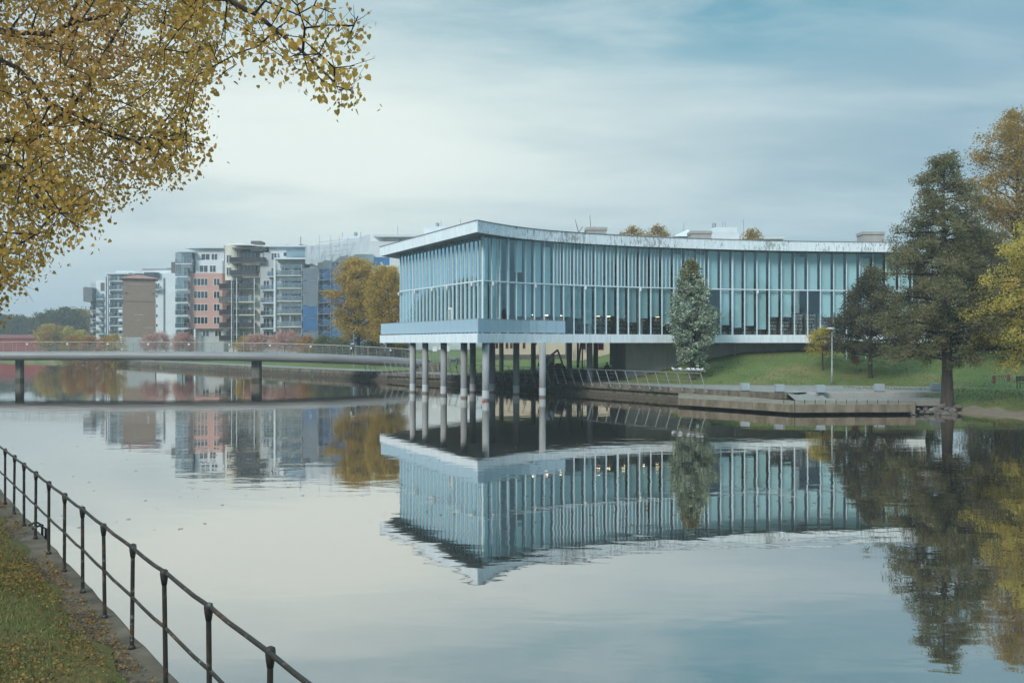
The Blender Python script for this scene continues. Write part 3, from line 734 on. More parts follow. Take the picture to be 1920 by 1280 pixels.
        MB().tube([(p[0], p[1], ZS1 + 0.20) for p in offset(r, 0.05)], 0.018, 5).build('lower_rail', 'galvanised', T, True)
    # ---- pillars
    for x, yw in ((774, 735), (797.5, 737), (832, 741), (870, 745.5), (886.5, 735.5), (910.5, 750.5), (923, 735.3), (968, 739), (1017, 744.5)):
        D = F * EYE / (yw - HZ); q = (PX(x, D), D)
        r = 0.275 if x not in (910.5,) else 0.27
        p = MB().lathe((q[0], q[1], -1.5), [(r, 0), (r, ZS0 + 1.5 + 0.03)], 20).build('pillar', 'pillar_concrete', T, False)
        for pl in p.data.polygons: pl.use_smooth = len(pl.vertices) == 4
        c = MB().lathe((q[0], q[1], 0.16), [(r + 0.012, 0), (r + 0.012, 0.62)], 20).build('collar', 'pillar_collar', p)
        c = MB().lathe((q[0], q[1], -0.2), [(r + 0.016, 0), (r + 0.016, 0.30)], 20).build('rust_band', 'rust_band', p)
    for x, D in ((1067.5, 97), (1105.5, 90.5), (1117, 113), (1151, 104), (1000, 112), (940, 118)):
        z = gz(PX(x, D), D)
        MB().lathe((PX(x, D), D, z - 0.3), [(0.27, 0), (0.27, ZS0 - z + 0.32)], 18).build('pillar', 'pillar_concrete' if D < 100 else 'bare_concrete', T)
    # basement wall
    bw = [pD(1172.5, 91.0), pD(1250, 91.6), pD(1345, 92.6), pD(1500, 94.6), pD(1640, 95.6), pD(1735, 96.1)]
    for a, b in zip(bw[:-1], bw[1:]):
        a = np.array(a); b = np.array(b); u = (b - a) / np.linalg.norm(b - a); n = np.array((-u[1], u[0]))
        MB().obox((a + b) / 2, u, n, np.linalg.norm(b - a) / 2 - 0.015, 0.15, 0.6, ZS0 + 0.015).build('base_wall', 'bare_concrete', T)
    a = np.array(bw[0]); MB().obox(a + np.array((0.12, 7.2)), (0, 1), (1, 0), 7.0, 0.15, 0.6, ZS0 + 0.012).build('base_wall', 'bare_concrete', T)
    MB().box(PX(1375, 92.85) - 0.05, PX(1375, 92.85) + 0.05, 92.2, 92.35, gz(PX(1375, 92.3), 92.3) - 0.1, ZS0 + 0.01).build('downpipe', 'galvanised', T)
build_library()

def build_shelves():
    """bookcases standing just behind the glass"""
    rnd = random.Random(9)
    where = {'w': 'second'}
    def shelf(x, back, wide, h, label, lamp):
        q = on_glass(x); b = on_glass(x + 10); u = (b - q) / np.linalg.norm(b - q); n = np.array((-u[1], u[0])); n = n if n[1] > 0 else -n
        c = q + n * back
        t = thing('bookcase', label, 'bookcase', (c[0], c[1], ZS1 + 0.013), 'bookcases inside the library')
        z0 = ZS1 + 0.013
        for s in (-1, 1): MB().obox(c + u * s * (wide / 2 - 0.02), u, n, 0.018, 0.17, z0, z0 + h).build('side', 'shelf_wood', t)
        ns = int(h / 0.34)
        bk = MB()
        for k in range(ns + 1):
            z = z0 + 0.05 + k * (h - 0.08) / ns
            MB().obox(c, u, n, wide / 2 - 0.04, 0.165, z, z + 0.025).build('shelf', 'shelf_wood', t)
            if k == ns: continue
            xx = -wide / 2 + 0.06
            while xx < wide / 2 - 0.1:
                w_ = rnd.uniform(0.025, 0.06)
                if rnd.random() < 0.88:
                    bk.obox(c + u * (xx + w_ / 2) - n * 0.04, u, n, w_ / 2 - 0.002, 0.10, z + 0.026, z + 0.026 + rnd.uniform(0.18, 0.27))
                xx += w_
        bk.build('books', 'books', t, kind='stuff')
        MB().obox(c + n * 0.172, u, n, wide / 2 - 0.04, 0.006, z0, z0 + h).build('back_board', 'shelf_wood', t)
        if lamp:
            l_ = MB().obox(c - n * 0.3, u, n, 0.16, 0.05, z0 + h + 0.05, z0 + h + 0.09).build('shelf_lamp', 'warm_lamp', t)
            MB().bar((*(c + n * 0.1), z0 + h - 0.02), (*(c - n * 0.3), z0 + h + 0.07), 0.03).build('lamp_arm', 'shelf_wood', l_)
    ordn = ['first', 'second', 'third', 'fourth', 'fifth', 'sixth', 'seventh', 'eighth', 'ninth', 'tenth', 'eleventh', 'twelfth', 'thirteenth']
    for i, x in enumerate((1026, 1052, 1080, 1126, 1147, 1168, 1190, 1210, 1231, 1252)):
        shelf(x, 2.2 + 0.25 * (i % 3), 0.95, 1.55, 'lamp-lit brown bookcase, %s from the balcony end towards the columnar oak' % ordn[i], True)
    for i, x in enumerate((1360, 1384, 1408, 1431, 1455, 1479, 1503, 1527, 1552, 1577)):
        shelf(x, 1.0, 1.05, 2.05 if x > 1440 else 1.3, 'dark bookcase close behind the glass, %s from the columnar oak towards the beech' % ordn[i], False)
    # reading tables near the corner
    for x, lb in ((934, 'small dark reading table behind the glass next to the building corner'), (1290, 'dark reading table behind the glass behind the columnar tree')):
        q = on_glass(x) + np.array((0.5, 1.0)); t = thing('reading_table', lb, 'table', (q[0], q[1], ZS1 + 0.013))
        box_part('table_top', t, 'black', q[0] - 0.6, q[0] + 0.6, q[1] - 0.3, q[1] + 0.3, ZS1 + 0.74, ZS1 + 0.78)
        for sx in (-0.5, 0.5):
            for sy in (-0.22, 0.22): box_part('leg', t, 'black', q[0] + sx - 0.025, q[0] + sx + 0.025, q[1] + sy - 0.025, q[1] + sy + 0.025, ZS1 + 0.013, ZS1 + 0.739)
build_shelves()

# ------------------------------------------------------------------ footbridge
def build_bridge():
    xs = np.array([-280, -140, 0, 200, 480, 600, 700, 765, 800]); yt = np.array([663.0, 660.2, 658.8, 658.4, 660.4, 663.6, 668.2, 671.8, 674.0])
    DD = np.array([116.0, 116, 116, 116, 116.3, 117, 118.5, 120, 121])
    xi = np.linspace(-280, 800, 61); co = np.polyfit(xs, yt, 4); Y = np.interp(xi, xs, yt) * 0.3 + np.polyval(co, xi) * 0.7; D = np.interp(xi, xs, DD)
    top = np.stack([PX(xi, D), D, EYE - (Y - HZ) * D / F], 1)
    t = thing('footbridge', 'slim steel footbridge with round tubular edge beam and wire railing over the river', 'bridge', (float(top[30][0]), 118, 0))
    r = 0.52
    c = top.copy(); c[:, 2] -= r
    c1 = c.copy(); c1[:, 1] += 0.0
    for k in range(0, 60, 12):
        MB().tube(c[k:k + 13], r, 20, caps=False).build('edge_beam', 'bridge_steel', t, True)
    far = c.copy(); far[:, 1] += 4.2
    MB().tube(far, r, 14, caps=False).build('edge_beam', 'bridge_steel', t, True)
    n = len(c); V = []; Fc = []
    for p in top:
        V += [(p[0], p[1] + 0.15, p[2] - 0.06), (p[0], p[1] + 4.05, p[2] - 0.06), (p[0], p[1] + 0.15, p[2] - 0.62), (p[0], p[1] + 4.05, p[2] - 0.62)]
    for i in range(n - 1):
        a = 4 * i; b = a + 4; Fc += [(a, b, b + 1, a + 1), (a + 2, a + 3, b + 3, b + 2)]
    mesh_obj('deck', V, Fc, 'deck', t)
    # railings
    s = arclen(top); m = int(s[-1] / 1.55)
    post = None
    for side, dy in ((0, 0.05), (1, 4.15)):
        P_ = []
        for k in range(m + 1):
            tt = s[-1] * k / m; p = np.array([np.interp(tt, s, top[:, i]) for i in range(3)]); p[1] += dy; P_.append(p)
            if post is None:
                mb = MB(); mb.bar((0, 0, -0.02), (0, 0, 1.06), 0.05, 0.02); mb.bar((0.0, 0, -0.02), (0.0, 0.0, 0.2), 0.09, 0.03)
                post = build_local(mb, 'rail_post', 'bridge_rail', t); o = post
            else: o = link(post.copy()); o.parent = t
            o.location = Vector(p) - t.location
            if k % 3 == 1 and side == 0:
                MB().box(p[0] + 0.06, p[0] + 0.24, p[1] - 0.05, p[1] + 0.05, p[2] + 0.74, p[2] + 0.96).build('rail_lamp', 'white_paint', t)
        MB().tube([p + (0, 0, 1.08) for p in P_], 0.04, 6).build('handrail', 'bridge_rail', t, True)
        for h in (0.18, 0.36, 0.54, 0.72, 0.90):
            MB().tube([p + (0, 0, h) for p in P_], 0.009, 3, caps=False).build('wire', 'bridge_rail', t)
    # piers
    for x, w in ((38.5, 0.80), (482, 1.1), (-400, 1.2)):
        if x < 0: continue
        X = PX(x, 117.8); zt = float(np.interp(x, xi, top[:, 2])) - 2 * r - 0.02
        mb = MB()
        yc = 117.6; hd = 0.42
        prof = [(X - w / 2, yc - hd + 0.15), (X - w / 2 + 0.15, yc - hd), (X + w / 2 - 0.15, yc - hd), (X + w / 2, yc - hd + 0.15), (X + w / 2, yc + hd - 0.15), (X + w / 2 - 0.15, yc + hd), (X - w / 2 + 0.15, yc + hd), (X - w / 2, yc + hd - 0.15)]
        pr = mb.prism(prof, -1.4, zt + 0.1).build('pier', 'pier_concrete', t)
        cx, cy = X, yc
        MB().prism([(cx + (a - cx) * 1.02, cy + (b - cy) * 1.03) for a, b in prof], -0.3, 0.34).build('tide_band', 'wet_timber', pr)
        MB().box(X - w * 0.36, X + w * 0.36, yc - 0.3, yc + 0.3, zt + 0.101, zt + 0.5).build('bearing', 'black', t)
        MB().box(X - 0.35, X + 0.35, 116.25, 120.1, zt + 0.5, zt + 0.9).build('cross_beam', 'bridge_steel', t)
    for k in (0, 12, 24, 36, 48, 60):
        d = c[min(k + 1, 60)] - c[max(k - 1, 0)]; d /= np.linalg.norm(d)
        MB().tube([c[k] - d * 0.03, c[k] + d * 0.03], r + 0.012, 20).build('joint_ring', 'bridge_steel', t, False)
    MB().box(PX(790, 121) - 1.0, PX(790, 121) + 2.2, 120.3, 126.0, 0.4, float(top[-1][2]) - 0.35).build('abutment', 'mossy_concrete', t)
build_bridge()

# ------------------------------------------------------------------ apartment blocks across the bend
mat('brick_brown', (0.31, 0.225, 0.175), (0.265, 0.195, 0.15), 2.0, 0.9)
mat('pale_render', (0.62, 0.66, 0.675), (0.55, 0.59, 0.605), 0.4, 0.85)
mat('white_render', (0.66, 0.72, 0.76), (0.60, 0.66, 0.70), 0.4, 0.85)
mat('grey_render', (0.46, 0.49, 0.505), (0.40, 0.43, 0.445), 0.5, 0.85)
mat('pink_render', (0.56, 0.335, 0.295), (0.52, 0.31, 0.27), 0.4, 0.85)
mat('cream_render', (0.66, 0.63, 0.55), (0.58, 0.555, 0.48), 0.4, 0.85)
mat('dark_panel', (0.12, 0.118, 0.112), None, 1, 0.6)
mat('slate_panel', (0.16, 0.175, 0.19), None, 1, 0.6)
mat('roof_tile_pink', (0.38, 0.19, 0.16), None, 2, 0.8)
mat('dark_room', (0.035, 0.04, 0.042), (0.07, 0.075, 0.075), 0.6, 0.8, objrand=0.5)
mat('net_grey', (0.17, 0.205, 0.25), (0.14, 0.17, 0.21), 0.5, 0.8, stretch=(2, 1, 0.5))
mat('net_blue', (0.05, 0.15, 0.32), (0.035, 0.10, 0.23), 0.6, 0.8)
mat('tarp_blue', (0.035, 0.16, 0.36), (0.025, 0.11, 0.27), 0.6, 0.6)
mat('wrap_white', (0.50, 0.54, 0.565), (0.40, 0.44, 0.47), 0.5, 0.6, stretch=(3, 1, 0.5))
def netting():
    m = MATS['wrap_white']; nt = m.node_tree; N = nt.nodes; L = nt.links; b = N['Principled BSDF']; out = [n for n in N if n.type == 'OUTPUT_MATERIAL'][0]
    t = N.new('ShaderNodeBsdfTransparent'); mx = N.new('ShaderNodeMixShader'); mx.inputs[0].default_value = 0.42
    L.new(b.outputs[0], mx.inputs[1]); L.new(t.outputs[0], mx.inputs[2]); L.new(mx.outputs[0], out.inputs[0])
netting()
mat('red_wall', (0.27, 0.045, 0.035), None, 0.6, 0.8)
mat('cream_plaster', (0.55, 0.49, 0.38), (0.49, 0.43, 0.33), 0.5, 0.9)
mat('dark_red', (0.20, 0.05, 0.045), None, 1, 0.7)
mat('curtain', (0.45, 0.46, 0.45), (0.30, 0.31, 0.31), 0.9, 0.9, objrand=0.35)
glassmat('balcony_glass', (0.62, 0.70, 0.72), (0.9, 0.96, 1.0), 0.22, 1.5, 0.05)

class Block:
    """a building whose front stands at depth D; pieces are given by photograph columns/rows at that depth"""
    def __init__(s, name, label, D, x0, x1, cat='apartment block', group=None):
        s.D = D; s.zb = 0.9
        s.t = thing(name, label, cat, (PX((x0 + x1) / 2, D), D, 0.9), group)
    def box(s, name, m, x0, x1, y0, y1, f=0.0, b=10.0, parent=None):
        """front face f metres behind the block's front, reaching back b metres; y1=None -> ground"""
        D = s.D; z0 = s.zb if y1 is None else PZ(y1, D)
        return MB().box(PX(x0, D), PX(x1, D), D + f, D + f + b, z0, PZ(y0, D)).build(name, m, parent or s.t)
    def window(s, x0, x1, y0, y1, f=0.0, mull=1, frame='white_paint', curtain=None):
        D = s.D; X0, X1, Z0, Z1 = PX(x0, D), PX(x1, D), PZ(y1, D), PZ(y0, D); fw = 0.09
        w = MB(); yf, yb = D + f - 0.06, D + f + 0.02
        w.box(X0, X1, yf, yb, Z1 - fw, Z1); w.box(X0, X1, yf, yb, Z0, Z0 + fw); w.box(X0, X0 + fw, yf, yb, Z0 + fw, Z1 - fw); w.box(X1 - fw, X1, yf, yb, Z0 + fw, Z1 - fw)
        for k in range(1, mull + 1):
            xm = X0 + (X1 - X0) * k / (mull + 1); w.box(xm - 0.05, xm + 0.05, yf, yb, Z0 + fw, Z1 - fw)
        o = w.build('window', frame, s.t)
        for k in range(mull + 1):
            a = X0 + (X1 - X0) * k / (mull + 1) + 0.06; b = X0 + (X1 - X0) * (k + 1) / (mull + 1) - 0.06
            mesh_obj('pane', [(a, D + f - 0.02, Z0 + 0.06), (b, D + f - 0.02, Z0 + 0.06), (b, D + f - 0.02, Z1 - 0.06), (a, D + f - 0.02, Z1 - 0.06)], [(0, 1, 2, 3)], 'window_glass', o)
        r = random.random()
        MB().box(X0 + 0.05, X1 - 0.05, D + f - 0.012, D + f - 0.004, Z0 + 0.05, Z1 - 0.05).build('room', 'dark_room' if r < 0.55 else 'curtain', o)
        return o
    def balcony(s, x0, x1, yfloor, h=1.0, out=1.5, f=0.0, slab='pale_render', rail='balcony_glass', posts=3, solid=False):
        D = s.D; X0, X1, Z = PX(x0, D), PX(x1, D), PZ(yfloor, D); y0 = D + f - out
        b = MB().box(X0, X1, y0, D + f - 0.002, Z - 0.2, Z).build('balcony', slab, s.t)
        MB().box(X0 + 0.04, X1 - 0.04, y0 + 0.03, y0 + 0.06, Z + 0.08, Z + h).build('balustrade', rail, b)
        for sx in (X0 + 0.03, X1 - 0.06): MB().box(sx, sx + 0.03, y0 + 0.07, D + f - 0.01, Z + 0.08, Z + h - 0.004).build('balustrade', rail, b)
        MB().box(X0, X1, y0, y0 + 0.07, Z + h + 0.002, Z + h + 0.06).build('handrail', 'dark_metal' if slab == 'dark_panel' else 'galvanised', b)
        for k in range(posts):
            x = X0 + 0.03 + (X1 - X0 - 0.1) * k / max(1, posts - 1)
            MB().box(x, x + 0.05, y0 - 0.02, y0 + 0.028, Z + 0.002, Z + h).build('post', 'dark_metal' if slab == 'dark_panel' else 'galvanised', b)
        return b
random.seed(21)
def build_blocks():
    # 1 farthest grey flats with a dark hanging box
    B = Block('apartment_block', 'distant pale grey flats with dark cantilevered box beside the far trees', 275, 160, 235)
    B.box('wall', 'grey_render', 167, 182, 530, None, 1.0, 14); B.box('hanging_box', 'slate_panel', 163.5, 180, 540, 566, -2.5, 12) ; B.box('side_box', 'grey_render', 160, 163.4, 538, 556, -1.5, 9)
    B.box('wall', 'white_render', 180, 197, 525, None, 0.0, 14); B.box('recess', 'dark_panel', 189, 196, 530, 545, -0.1, 0.09)
    for k in range(5):
        y = 561 + k * 16.2; B.balcony(184, 197, y, 1.0, 1.5, 0.0, 'pale_render', 'flat_glass', 3); B.window(190, 196, y - 11, y - 1.5, 0.0, 0)
        B.window(171, 178, y + 10, y + 19, 1.0, 0); B.balcony(168, 180, y + 20, 1.0, 1.0, 1.0, 'grey_render', 'flat_glass', 3)
        B.window(181, 183, y - 10, y - 2, 0.0, 0)
    B.box('wall', 'pale_render', 197, 240, 514, None, 0.5, 14); B.box('roof_slab', 'white_render', 199, 245, 511, 513.9, -0.5, 14); B.box('roof_house', 'pale_render', 209, 262, 506, 510.9, 3, 8)
    for x in (198.5, 203, 206.5): B.box('white_pier', 'white_render', x, x + 1.6, 518, 628, -0.8, 1.2)
    for k in range(7):
        y = 527 + k * 16.6; B.balcony(207, 232, y, 1.05, 1.4, 0.5, 'pale_render', 'flat_glass', 4)
        B.window(208, 219, y - 11, y - 1.6, 0.5, 1); B.window(222, 231, y - 11, y - 1.6, 0.5, 1)
        B.box('bay', 'white_render', 224, 231.5, y + 3.5, y + 11, -0.8, 0.6) if k > 2 else None
    # 2 white block behind the brick tower
    B = Block('apartment_block', 'smooth white apartment gable with dark stair strip behind the brown brick tower', 262, 285, 332)
    B.box('wall', 'white_render', 288, 332, 512, None, 0, 14); B.box('stair_strip', 'slate_panel', 306.5, 310, 521, 622, -0.05, 0.049)
    B.box('roof_house', 'white_render', 262, 318, 504, 511.9, 2, 8); B.box('roof_edge', 'slate_panel', 261, 318.5, 503.2, 503.95, 1.8, 8.2); B.box('lift_house', 'dark_panel', 318.6, 331.9, 490.5, 511.9, 1, 6)
    B.box('penthouse_glass', 'window_glass', 272, 300, 511, 521, -0.8, 0.7); B.box('penthouse_wall', 'pale_render', 272, 287.9, 521.1, None, -0.05, 10)
    for k in range(5):
        y = 552 + k * 18.2
        B.window(289, 296, y, y + 6.5, 0, 1)
    B.balcony(288, 302, 543, 1.0, 1.4, 0, 'pale_render', 'flat_glass', 3); B.window(290, 300, 531, 542, 0, 1)
    for k in range(5): B.box('vent_pipe', 'galvanised', 302 + k * 2, 302.8 + k * 2, 499.5, 503, 4, 0.2)
    # 3 brown brick tower
    D = 232; t = thing('brick_tower', 'windowless brown brick tower with shallow pink tiled roof', 'tower', (PX(262, D), D, 0.9))
    x0, x1 = PX(233, D), PX(290, D); zt = PZ(523, D)
    MB().box(x0, x1, D, D + 7.5, PZ(565, D) + 0.06, zt).build('upper_wall', 'brick_brown', t)
    MB().box(x0 - 0.03, x1 + 0.03, D - 0.03, D + 7.53, PZ(632, D), PZ(565, D) - 0.06).build('lower_wall', 'brick_brown', t)
    MB().box(x0 - 0.08, x1 + 0.08, D - 0.08, D + 7.58, PZ(565, D) - 0.059, PZ(565, D) + 0.059).build('string_course', 'dark_panel', t)
    MB().box(x0 - 0.02, x1 + 0.02, D - 0.02, D + 7.5, 0.4, PZ(632, D) - 0.003).build('plinth', 'grey_render', t)
    e = 0.55; zr = zt + 0.003
    V = [(x0 - e, D - e, zr), (x1 + e, D - e, zr), (x1 + e, D + 7.5 + e, zr), (x0 - e, D + 7.5 + e, zr), ((x0 + x1) / 2 - 0.8, D + 3.7, zr + 0.95), ((x0 + x1) / 2 + 0.8, D + 3.7, zr + 0.95)]
    V += [(a, b, c - 0.15) for a, b, c in V[:4]]
    r = mesh_obj('roof', [(v[0], v[1], v[2] + 0.16) for v in V], [(0, 1, 5, 4), (1, 2, 5), (2, 3, 4, 5), (3, 0, 4), (9, 8, 7, 6), (6, 7, 1, 0), (7, 8, 2, 1), (8, 9, 3, 2), (9, 6, 0, 3)], 'roof_tile_pink', t)
    MB().box((x0 + x1) / 2 - 2.4, (x0 + x1) / 2 - 1.9, D + 3.2, D + 3.7, zr + 0.6, zr + 1.5).build('chimney', 'roof_tile_pink', r)
    for x in (238, 286): build_local(MB().lathe((0, 0, 0), [(0.2, 0), (0.2, 0.12)], 10), 'wall_anchor', 'dark_metal', t).location = (PX(x, D) - t.location.x, -0.1, PZ(550, D) - 0.9)
    # faint light courses in the brick
    for (a, b, y) in ((245, 282, 533), (252, 268, 590), (270, 286, 614), (258, 262, 600)): MB().box(PX(a, D), PX(b, D), D - 0.04, D - 0.031, PZ(y + 0.5, D), PZ(y - 0.5, D)).build('patched_course', 'grey_render', t)
    t.rotation_euler = (0, 0, math.radians(20.5))      # the tower faces down the river
    # 4 pink and white block
    B = Block('apartment_block', 'pink and white apartment block with glazed rounded balconies at one end', 225, 332, 418)
    B.box('pink_wall', 'pink_render', 357.5, 417, 512.1, 616, 0, 13); B.box('white_wall', 'white_render', 366, 416.8, 488, 512, 0.2, 12.5); B.box('top_storey', 'pale_render', 362, 417.2, 465, 487.9, 1.2, 11); B.box('roof_slab', 'white_render', 345, 417.5, 463.9, 464.95, 0.2, 12); B.box('roof_slab', 'white_render', 335, 366, 472.5, 473.6, -1.6, 11)
    for k in range(4):
        y = 521.5 + k * 24
        B.window(363, 390, y, y + 14, 0, 3); B.window(400.5, 412.5, y, y + 14, 0, 1)
    B.window(373.5, 389.5, 497, 510.5, 0.2, 1); B.window(392.5, 404.5, 497, 510.5, 0.2, 1); B.window(374, 391, 474.5, 487, 1.2, 1); B.window(393, 405, 474.5, 487, 1.2, 1)
    B.box('core', 'grey_render', 336, 357.4, 474, 640, 1.6, 10)
    for k in range(7):
        y = 495 + k * 24.0 if k else 495
        if y > 640: continue
        b = B.balcony(333, 357.2 if y > 510 else 364, y, 1.1, 1.7, 0.0, 'white_render', 'balcony_glass', 3)
        B.box('glazing', 'balcony_glass', 334, 357 if y > 510 else 363.5, y - 20.5, y - 10, -1.45, 0.02, b); B.window(340, 352, y - 19, y - 3, 1.6, 1)
        for x in (333.4, 344.5): B.box('slim_post', 'galvanised', x, x + 0.8, y - 21, y - 1.8, -1.6, 0.1, b)
    B.box('ground_storey', 'grey_render', 358, 417, 616.1, None, 1.0, 11); B.window(377, 390, 619, 631, 1.0, 1); B.window(400, 413, 619, 631, 1.0, 1); B.box('brick_base', 'dark_red', 345, 358, 617, None, 0.5, 8); B.box('porch', 'white_render', 366, 369, 617, None, -1, 0.5)
    # 5 cream block with dark balconies and round stair tower
    D = 218; B = Block('apartment_block', 'cream apartment block with rounded corner and dark stacked balconies', D, 417, 498)
    B.box('wall', 'cream_render', 424, 484, 476, None, 2.0, 12)
    c = P(431, 0, D); t = B.t
    MB().lathe((PX(433, D), D + 2.6, PZ(525, D)), [(1.95, 0), (1.95, PZ(460, D) - PZ(525, D))], 24).build('round_tower', 'cream_render', t)
    MB().lathe((PX(444, D), D + 4.6, PZ(460, D) + 0.003), [(4.0, 0), (4.1, 0.2), (3.5, 0.5)], 28).build('round_roof', 'cream_render', t)
    B.box('upper_wall', 'cream_render', 440, 484, 470, 475.9, 2.2, 10); B.box('roof_slab', 'dark_panel', 436, 499, 464.5, 466.5, -0.4, 9); B.box('roof_house', 'pale_render', 431, 452, 452, 457, 4, 4); B.box('roof_plant', 'dark_panel', 463.5, 482.5, 449, 457.2, 3, 4); B.box('roof_slab', 'cream_render', 432, 504, 457.3, 459.7, 2.6, 9)
    for y in (477, 500.5): B.window(423, 432.5, y, y + 16, 0.62, 1)
    for k, y in enumerate((492, 516)):
        b = B.balcony(433, 498 if k == 0 else 482, y, 1.05, 2.0, 1.6, 'dark_panel', 'dark_room', 6)
        B.window(443, 478, y - 20, y - 2, 2.0, 4, 'dark_metal')
        for x in (443.5, 458, 473, 478 if k else 492): B.box('slim_post', 'dark_metal', x, x + 0.8, y - 23, y - 2.2, 0.4, 0.15, b)
    B.box('glass_roof', 'balcony_glass', 470, 500, 468, 470, -0.2, 4)
    for k in range(5):
        y = 541.5 + k * 24.3
        B.balcony(410, 437, y, 1.1, 1.8, 2.0, 'dark_panel', 'black' if k != 1 else 'dark_panel', 5)
        B.balcony(437.5, 476.5, y - 0.5, 1.1, 1.6, 2.0, 'cream_render' if k in (1, 2) else 'dark_panel', 'dark_room' if k != 1 else 'flat_glass', 6)
        B.window(420, 432, y - 18, y - 2, 2.0, 1, 'dark_metal'); B.window(445, 461, y - 19, y - 2, 2.0, 2, 'dark_metal'); B.window(466, 473, y - 19, y - 2, 2.0, 0)
    for x in (433.5, 437.2, 443, 476): B.box('drain_pipe', 'pale_render' if x != 437.2 else 'dark_panel', x, x + 1.3, 521, None, 0.0, 0.25)
    # 6 grey block with glazed balconies
    B = Block('apartment_block', 'grey apartment block with white corner pipe and glass-fronted balconies', 216, 484, 570)
    B.box('wall', 'grey_render', 482.5, 516, 472, None, 2.5, 11); B.box('wall', 'pale_render', 516.1, 568, 482, None, 2.0, 11); B.box('top_storey', 'white_render', 498, 584, 461, 481.9, 3.0, 9); B.box('roof_slab', 'white_render', 488, 585, 458.2, 460.9, 2.0, 10); B.box('roof_slab', 'white_render', 515, 593, 483.9, 486.5, -1.0, 12)
    B.box('roof_glass', 'flat_glass', 534, 583, 466, 482, 1.4, 0.1); B.window(525, 532.5, 470, 479, 3.0, 0); B.window(503, 514, 472, 486, 2.5, 1)
    B.box('white_pipe', 'white_render', 515, 518.4, 487, 622, -0.9, 0.5)
    for k in range(6):
        y = 517 + k * 24.0
        if k: B.balcony(486, 514, y + 2, 1.0, 1.6, 2.5, 'pale_render', 'balcony_glass', 4); B.window(488, 500, y - 17, y, 2.5, 1); B.window(503, 513, y - 17, y, 2.5, 1)
        else: B.balcony(499, 514, y, 1.0, 1.6, 2.5, 'white_render', 'balcony_glass', 3); B.window(503, 513, y - 17, y, 2.5, 1)
        b = B.balcony(519, 567, y - 1, 1.05, 2.4, 1.8, 'cream_render', 'balcony_glass', 5)
        B.window(523, 543, y - 20, y - 2, 2.0, 2); B.window(547, 564, y - 20, y - 2, 2.0, 1)
        for x in (519.5, 544, 566): B.box('slim_post', 'pale_render', x, x + 1.0, y - 21.5, y - 3, -0.4, 0.15, b)
        if k < 4: B.box('glazing', 'balcony_glass', 526, 566, y - 21, y - 13.5, -0.45, 0.03, b)
    for x0, x1, y in ((526, 534, 456), (553, 561, 455)): B.box('roof_vent', 'dark_panel', x0, x1, y, 458.1, 4, 1.5)
    B.box('chimney_pipe', 'galvanised', 553.5, 555.2, 439, 458, 5, 0.3)
    # 7 scaffolded block in netting
    D = 214; B = Block('scaffolded_block', 'apartment block wrapped in grey and blue scaffold netting with white roof tent', D, 567, 700, 'scaffolding')
    B.box('wall', 'grey_render', 568, 720, 500, None, 3.0, 12)
    for k in range(5):
        y = 503 + k * 23.5; B.box('net_sheet', 'net_grey' if k < 3 else 'net_blue', 567.5, 594.5, y, y + 22.6, 0.0 + 0.08 * (k % 2), 0.05)
    B.box('net_sheet', 'net_grey', 567.5, 594, 620.7, None, 0.3, 0.05)
    for k in range(6):
        y = 503 + k * 21.5; B.box('net_sheet', 'net_blue', 596, 619, y + 1, y + 20.3, 1.6, 0.05); B.box('scaffold_deck', 'galvanised', 595, 620, y + 20.5, y + 21.4, 0.2, 1.3)
        mb = MB(); mb.bar((PX(596, D), D + 0.25, PZ(y + 20, D)), (PX(619, D), D + 0.25, PZ(y + 2, D)), 0.06); mb.build('scaffold_brace', 'galvanised', B.t)
        MB().bar((PX(595, D), D + 0.2, PZ(y + 11, D)), (PX(620, D), D + 0.2, PZ(y + 11, D)), 0.06).build('scaffold_rail', 'galvanised', B.t)
    for x in (595, 607, 619.5, 595.5): MB().bar((PX(x, D), D + 0.15, 0.9), (PX(x, D), D + 0.15, PZ(497, D)), 0.07).build('scaffold_pole', 'galvanised', B.t)
    for k in range(6):
        B.box('tarpaulin', 'tarp_blue', 620.5, 668, 492 + k * 26, 517 + k * 26, 0.5 + 0.12 * (k % 2), 0.06)
    B.box('tarpaulin', 'tarp_blue', 700, 730, 482, 497, 0.4, 0.06)
    # roof tent: sagging sheets
    for i, (a, b, y0, y1, y2, y3) in enumerate(((572, 596, 458, 458, 494, 497), (596.2, 622, 458, 455, 492, 486), (622.2, 652, 454, 447, 490, 476), (652.2, 694, 447, 438, 482, 468))):
        V = []; nn = 9
        for r in range(2):
            for k in range(nn):
                f = k / (nn - 1); x = a + (b - a) * f; yy = (y0 + (y1 - y0) * f) if r == 0 else (y2 + (y3 - y2) * f)
                yy += (2.2 * math.sin(f * math.pi)) if r == 0 else 1.5 * math.sin(f * 9)
                V.append(P(x, yy, D + (1.5 if r == 0 else -0.3) + 0.12 * math.sin(f * 12 + i)))
        V += [v + np.array((0, 0.05, 0)) for v in V]
        Fc = [(k, nn + k, nn + k + 1, k + 1) for k in range(nn - 1)] + [(2 * nn + k, 2 * nn + k + 1, 3 * nn + k + 1, 3 * nn + k) for k in range(nn - 1)]
        mesh_obj('roof_sheet', V, [f[::-1] for f in Fc], 'wrap_white', B.t, True)
    B.box('roof_structure', 'pale_render', 575, 694, 474, 499.9, 3.2, 11)
    for x in (600, 621, 637, 653): MB().bar((PX(x, D), D - 0.5, PZ(500, D)), (PX(x, D), D - 0.5, PZ(442, D)), 0.07).build('scaffold_pole', 'galvanised', B.t)
    for y in (452, 462, 472): MB().bar((PX(598, D), D - 0.55, PZ(y + 3, D)), (PX(658, D), D - 0.55, PZ(y - 4, D)), 0.06).build('scaffold_rail', 'galvanised', B.t)
